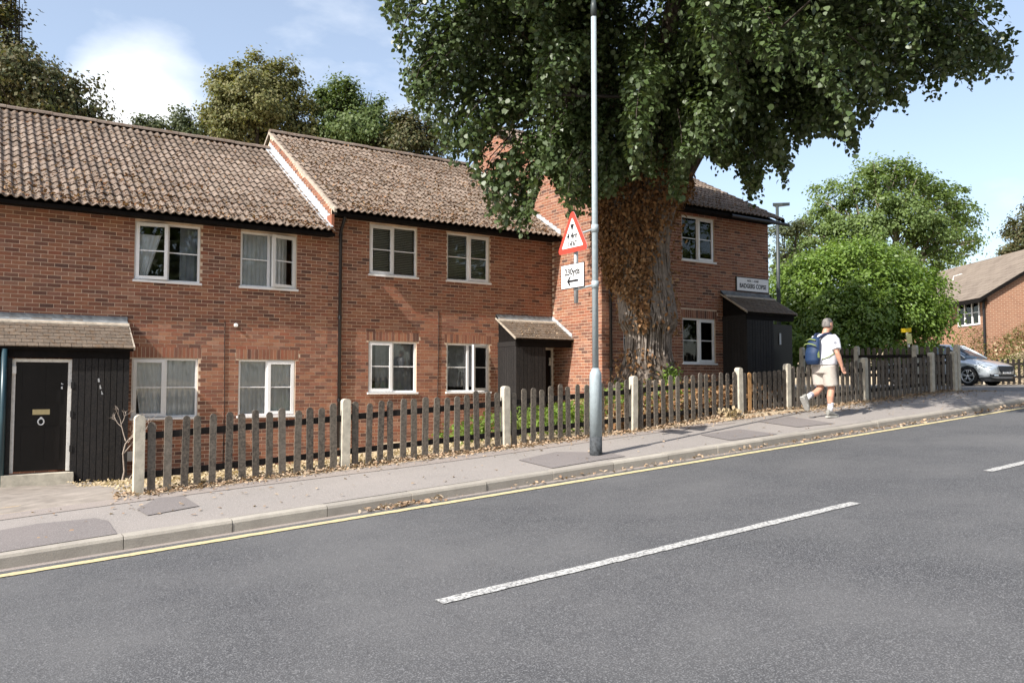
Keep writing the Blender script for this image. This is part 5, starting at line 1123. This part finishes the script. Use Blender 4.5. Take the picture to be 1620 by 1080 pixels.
# ------------------------------------------------------------------ the walking man
def person():
    PX_, PY_ = 12.08, 8.79; g = zp(PX_+.05, PY_); X = Matrix.Translation((PX_, PY_, g)) @ Matrix.Rotation(math.radians(-2), 4, 'Z') @ Matrix.Diagonal((.955, .955, .955, 1))
    T = thing('person', (PX_, PY_, g), 'man in white T-shirt and beige shorts walking along the pavement', 'person')
    def smat(name, col, rough=.75, spec=.25, **k): m, t, o = newmat(name); prin(t, o, mixc(t, mapr(t, noise(t, 22, 3), .35, .65, 0, 1), tuple(q*.88 for q in col), col), rough, spec, **k); return m
    SK = smat('skin', (.52,.275,.19), .5, .35); HA = smat('hair', (.22,.205,.195), .8); SHI = smat('shirt', (.68,.69,.74), .85); SHO = smat('shorts', (.47,.425,.38), .85)
    SO = smat('sock', (.78,.78,.80), .9); ST = smat('sockstripe', (.04,.05,.14), .9); TRN = smat('shoe', (.24,.235,.215), .7); SOL = smat('sole', (.42,.41,.38), .8)
    def loft(mb, secs, n=16):      # sections: centre, (half along a, half along b), axis a, axis b
        rg = []
        for c, (ra, rb), a, b in secs:
            c = Vector(c); a = Vector(a); b = Vector(b); rg.append([c+a*ra*math.cos(6.2832*k/n)+b*rb*math.sin(6.2832*k/n) for k in range(n)])
        mb.rings(rg)
    Xa, Ya, Za = (1, 0, 0), (0, 1, 0), (0, 0, 1)
    def seg(mb, pts, n=12):        # round limb through (point, radius)
        mb.tube([p for p, r in pts], [r for p, r in pts], n)
    def fuse(mb, name, mat, parent, vox=.012, smooth_it=4):
        me = mb.mesh(name, mat, True); o = bpy.data.objects.new(name, me); COL.objects.link(o); fix_normals(me)
        rm = o.modifiers.new('r', 'REMESH'); rm.mode = 'VOXEL'; rm.voxel_size = vox; rm.use_smooth_shade = True
        sm_ = o.modifiers.new('s', 'SMOOTH'); sm_.iterations = smooth_it; sm_.factor = .5
        dg = bpy.context.evaluated_depsgraph_get(); nm = bpy.data.meshes.new_from_object(o.evaluated_get(dg)); bpy.data.objects.remove(o)
        nm.transform(X); nm.name = name; nm.materials.clear(); nm.materials.append(mat); nm.polygons.foreach_set('use_smooth', [True]*len(nm.polygons)); return link(name, nm, parent)
    # joints
    hipR, kneR, ankR = (.0,-.10,.90), (.055,-.115,.50), (.005,-.115,.10); hipL, kneL, ankL = (.0,.10,.90), (.03,.10,.52), (-.36,.095,.335)
    shR, elR, wrR = (.03,-.215,1.41), (-.01,-.30,1.13), (.07,-.325,.90); shL, elL, wrL = (.03,.215,1.41), (.10,.27,1.14), (.27,.24,.98)
    B = MB()
    loft(B, [((0,0,.86),(.13,.17),Xa,Ya), ((.01,0,1.0),(.145,.18),Xa,Ya), ((.03,0,1.15),(.14,.175),Xa,Ya), ((.035,0,1.32),(.125,.185),Xa,Ya), ((.035,0,1.42),(.10,.17),Xa,Ya), ((.05,0,1.47),(.07,.09),Xa,Ya)])
    seg(B, [((.045,0,1.42),.075), ((.075,0,1.50),.062), ((.10,0,1.56),.062)])
    # head with jaw, nose and ears, turned a little down and to the road
    hx = Vector((.125,-.005,1.655)); B2 = [(-.115,(.052,.05)),(-.085,(.075,.066)),(-.045,(.092,.074)),(0,(.101,.079)),(.045,(.097,.077)),(.08,(.075,.062)),(.105,(.035,.03))]
    loft(B, [((hx.x+.018*(1-(dz+.115)/.22), hx.y, hx.z+dz), r_, Xa, Ya) for dz, r_ in B2], 20)
    B.tube([hx+Vector((.088,0,.015)), hx+Vector((.118,0,-.025)), hx+Vector((.09,0,-.045))], [.010,.017,.012], 8)
    B.tube([hx+Vector((.085,-.025,-.075)), hx+Vector((.098,0,-.072)), hx+Vector((.085,.025,-.075))], [.006,.009,.006], 6)
    for s_ in (-1, 1): loft(B, [(hx+Vector((-.005, s_*.076, -.005)), (.020,.032), Xa, Za), (hx+Vector((-.012, s_*.094, -.003)), (.022,.036), Xa, Za)], 10)
    for h_, k_, a_, hk in ((hipR, kneR, ankR, 0), (hipL, kneL, ankL, 1)):
        h_, k_, a_ = Vector(h_), Vector(k_), Vector(a_); calf = k_.lerp(a_, .33)+Vector((-.02, 0, 0) if not hk else (.0, 0, -.03))
        seg(B, [(h_, .095), (h_.lerp(k_, .4), .085), (k_, .060), (calf, .062), (k_.lerp(a_, .75), .042), (a_, .038)])
    for s_, e_, w_ in ((shR, elR, wrR), (shL, elL, wrL)):
        s_, e_, w_ = Vector(s_), Vector(e_), Vector(w_); seg(B, [(s_, .058), (s_.lerp(e_, .5), .052), (e_, .043), (e_.lerp(w_, .35), .045), (w_, .029)])
        d = (w_-e_).normalized(); side = Vector((1, 0, 0)); side = (side-d*side.dot(d)).normalized(); nn = d.cross(side)
        loft(B, [(w_, (.030,.020), side, nn), (w_+d*.045, (.040,.018), side, nn), (w_+d*.085, (.043,.016), side, nn)], 12)
        for k, (of, ln) in enumerate(((-.030,.062), (-.010,.074), (.011,.078), (.031,.068))):
            p0 = w_+d*.075+side*of; p1 = p0+d*ln*.55+nn*.006*(1 if s_.y < 0 else -1); p2 = p0+d*ln*.95+nn*.022*(1 if s_.y < 0 else -1); B.tube([p0, p1, p2], [.0098,.0092,.0075], 6)
        t0 = w_+d*.022+side*.030; B.tube([t0, t0+d*.035+side*.022, t0+d*.068+side*.026], [.013,.0115,.009], 6)
    fuse(B, 'body', SK, T, .0075, 3)
    # hair: a close cap over the back and top of the head
    hr = MB(); loft(hr, [((hx.x-.028, hx.y, hx.z-.052), (.074,.074), Xa, Ya), ((hx.x-.022, hx.y, hx.z-.01), (.094,.083), Xa, Ya), ((hx.x-.012, hx.y, hx.z+.04), (.098,.083), Xa, Ya), ((hx.x-.004, hx.y, hx.z+.085), (.082,.068), Xa, Ya), ((hx.x, hx.y, hx.z+.113), (.04,.035), Xa, Ya)], 20)
    fuse(hr, 'hair', HA, T, .009, 2)
    # T-shirt
    s = MB(); loft(s, [((.01,0,.925),(.195,.225),Xa,Ya), ((.03,0,1.02),(.205,.228),Xa,Ya), ((.05,0,1.14),(.195,.22),Xa,Ya), ((.04,0,1.28),(.15,.21),Xa,Ya), ((.035,0,1.38),(.13,.215),Xa,Ya), ((.035,0,1.44),(.105,.185),Xa,Ya), ((.05,0,1.485),(.075,.105),Xa,Ya)], 24)
    for a, b in ((shR, elR), (shL, elL)):
        a, b = Vector(a), Vector(b); seg(s, [(a+Vector((0, -a.y*.25, .0)), .085), (a.lerp(b, .25), .085), (a.lerp(b, .55), .082), (a.lerp(b, .78), .080)])
    sh = fuse(s, 'tshirt', SHI, T, .012, 4)
    # shorts
    s = MB(); loft(s, [((0,0,.78),(.15,.20),Xa,Ya), ((0,0,.88),(.165,.205),Xa,Ya), ((.01,0,.96),(.165,.198),Xa,Ya)], 24)
    for h_, k_ in ((hipR, kneR), (hipL, kneL)):
        h_, k_ = Vector(h_), Vector(k_); seg(s, [(h_+Vector((0, 0, .02)), .125), (h_.lerp(k_, .4), .122), (h_.lerp(k_, .86), .118)], 20)
    fuse(s, 'shorts', SHO, T, .012, 4)
    # socks and shoes
    for side_, k_, a_, pitch in (('R', kneR, ankR, 0.0), ('L', kneL, ankL, 1.0)):
        k_, a_ = Vector(k_), Vector(a_); s = MB(); seg(s, [(a_.lerp(k_, .02), .047), (a_.lerp(k_, .18), .047), (a_.lerp(k_, .40), .052)]); so_ = s.build('sock', SO, T, True, X)
        for u in (.27, .33): q = MB(); c0, c1 = a_.lerp(k_, u), a_.lerp(k_, u+.025); q.tube([c0, c1], [.0515, .052], 14); q.build('stripe', ST, so_, True, X)
        R_ = Matrix.Translation(a_) @ Matrix.Rotation(pitch, 4, 'Y')
        f = MB(); rgs = []
        for x, hw, zt, zb in ((-.085,.028,.01,-.06), (-.07,.038,.045,-.075), (-.02,.042,.05,-.075), (.05,.045,.0,-.075), (.11,.050,-.025,-.075), (.17,.044,-.04,-.072), (.20,.025,-.05,-.066)):
            rgs.append([R_ @ Vector((x, hw*math.cos(q), (zt+zb)/2+(zt-zb)/2*math.sin(q))) for q in [6.2832*k/14 for k in range(14)]])
        f.rings(rgs); sh_ = fuse(f, 'shoe', TRN, T, .009, 2)
        f = MB(); f.prism([R_ @ Vector(p) for p in ((-.09,-.03,-.098), (-.05,-.043,-.098), (.05,-.045,-.098), (.12,-.052,-.098), (.18,-.044,-.098), (.205,0,-.098), (.18,.044,-.098), (.12,.052,-.098), (.05,.045,-.098), (-.05,.043,-.098), (-.09,.03,-.098))], (R_.to_3x3() @ Vector((0, 0, .03)))); f.build('sole', SOL, sh_, False, X)
    # backpack, worn a little low and to the left
    T2 = thing('backpack', X @ Vector((-.22, .03, .95)), 'navy backpack with lime green piping on the walking man\'s back', 'backpack')
    NV = smat('navy', (.012,.032,.085), .6, .35); DK = smat('strapnavy', (.02,.032,.075), .7); GR = smat('limepiping', (.22,.28,.10), .8)
    b_ = MB(); loft(b_, [((-.22,.045,.93),(.075,.115),Xa,Ya), ((-.235,.045,1.0),(.10,.14),Xa,Ya), ((-.23,.045,1.14),(.10,.142),Xa,Ya), ((-.21,.04,1.26),(.085,.13),Xa,Ya), ((-.195,.035,1.36),(.075,.115),Xa,Ya), ((-.16,.03,1.42),(.045,.07),Xa,Ya)], 20)
    fuse(b_, 'bag', NV, T2, .012, 4)
    for s_ in (-1, 1):
        q = MB(); q.tube([(-.15, .03+s_*.05, 1.40), (-.075, s_*.095, 1.475), (.035, s_*.115, 1.485), (.125, s_*.125, 1.42), (.175, s_*.14, 1.28)], .022, 8); q.build('strap', DK, T2, True, X)
        q = MB(); q.tube([(-.17, .04+s_*.14, 1.02), (-.10, s_*.195, 1.07), (.02, s_*.222, 1.13), (.12, s_*.19, 1.20), (.19, s_*.14, 1.26)], .008, 6); q.build('webbing', GR, T2, True, X)
    q = MB(); q.tube([(-.30, .045-.135, 1.255), (-.335, .045-.07, 1.29), (-.34, .045, 1.30), (-.335, .045+.07, 1.29), (-.30, .045+.135, 1.255)], .011, 6); q.build('zip', GR, T2, True, X)
    q = MB(); q.tube([(-.27, .045-.10, 1.36), (-.29, .045, 1.385), (-.27, .045+.10, 1.36)], .012, 6); q.build('piping', GR, T2, True, X)
    q = MB(); q.prism([(-.30,-.115,1.05), (-.26,-.125,1.05), (-.27,-.12,1.17), (-.30,-.112,1.12)], (-.01, -.012, 0)); q.build('side_pocket_tab', GR, T2, False, X)
person()
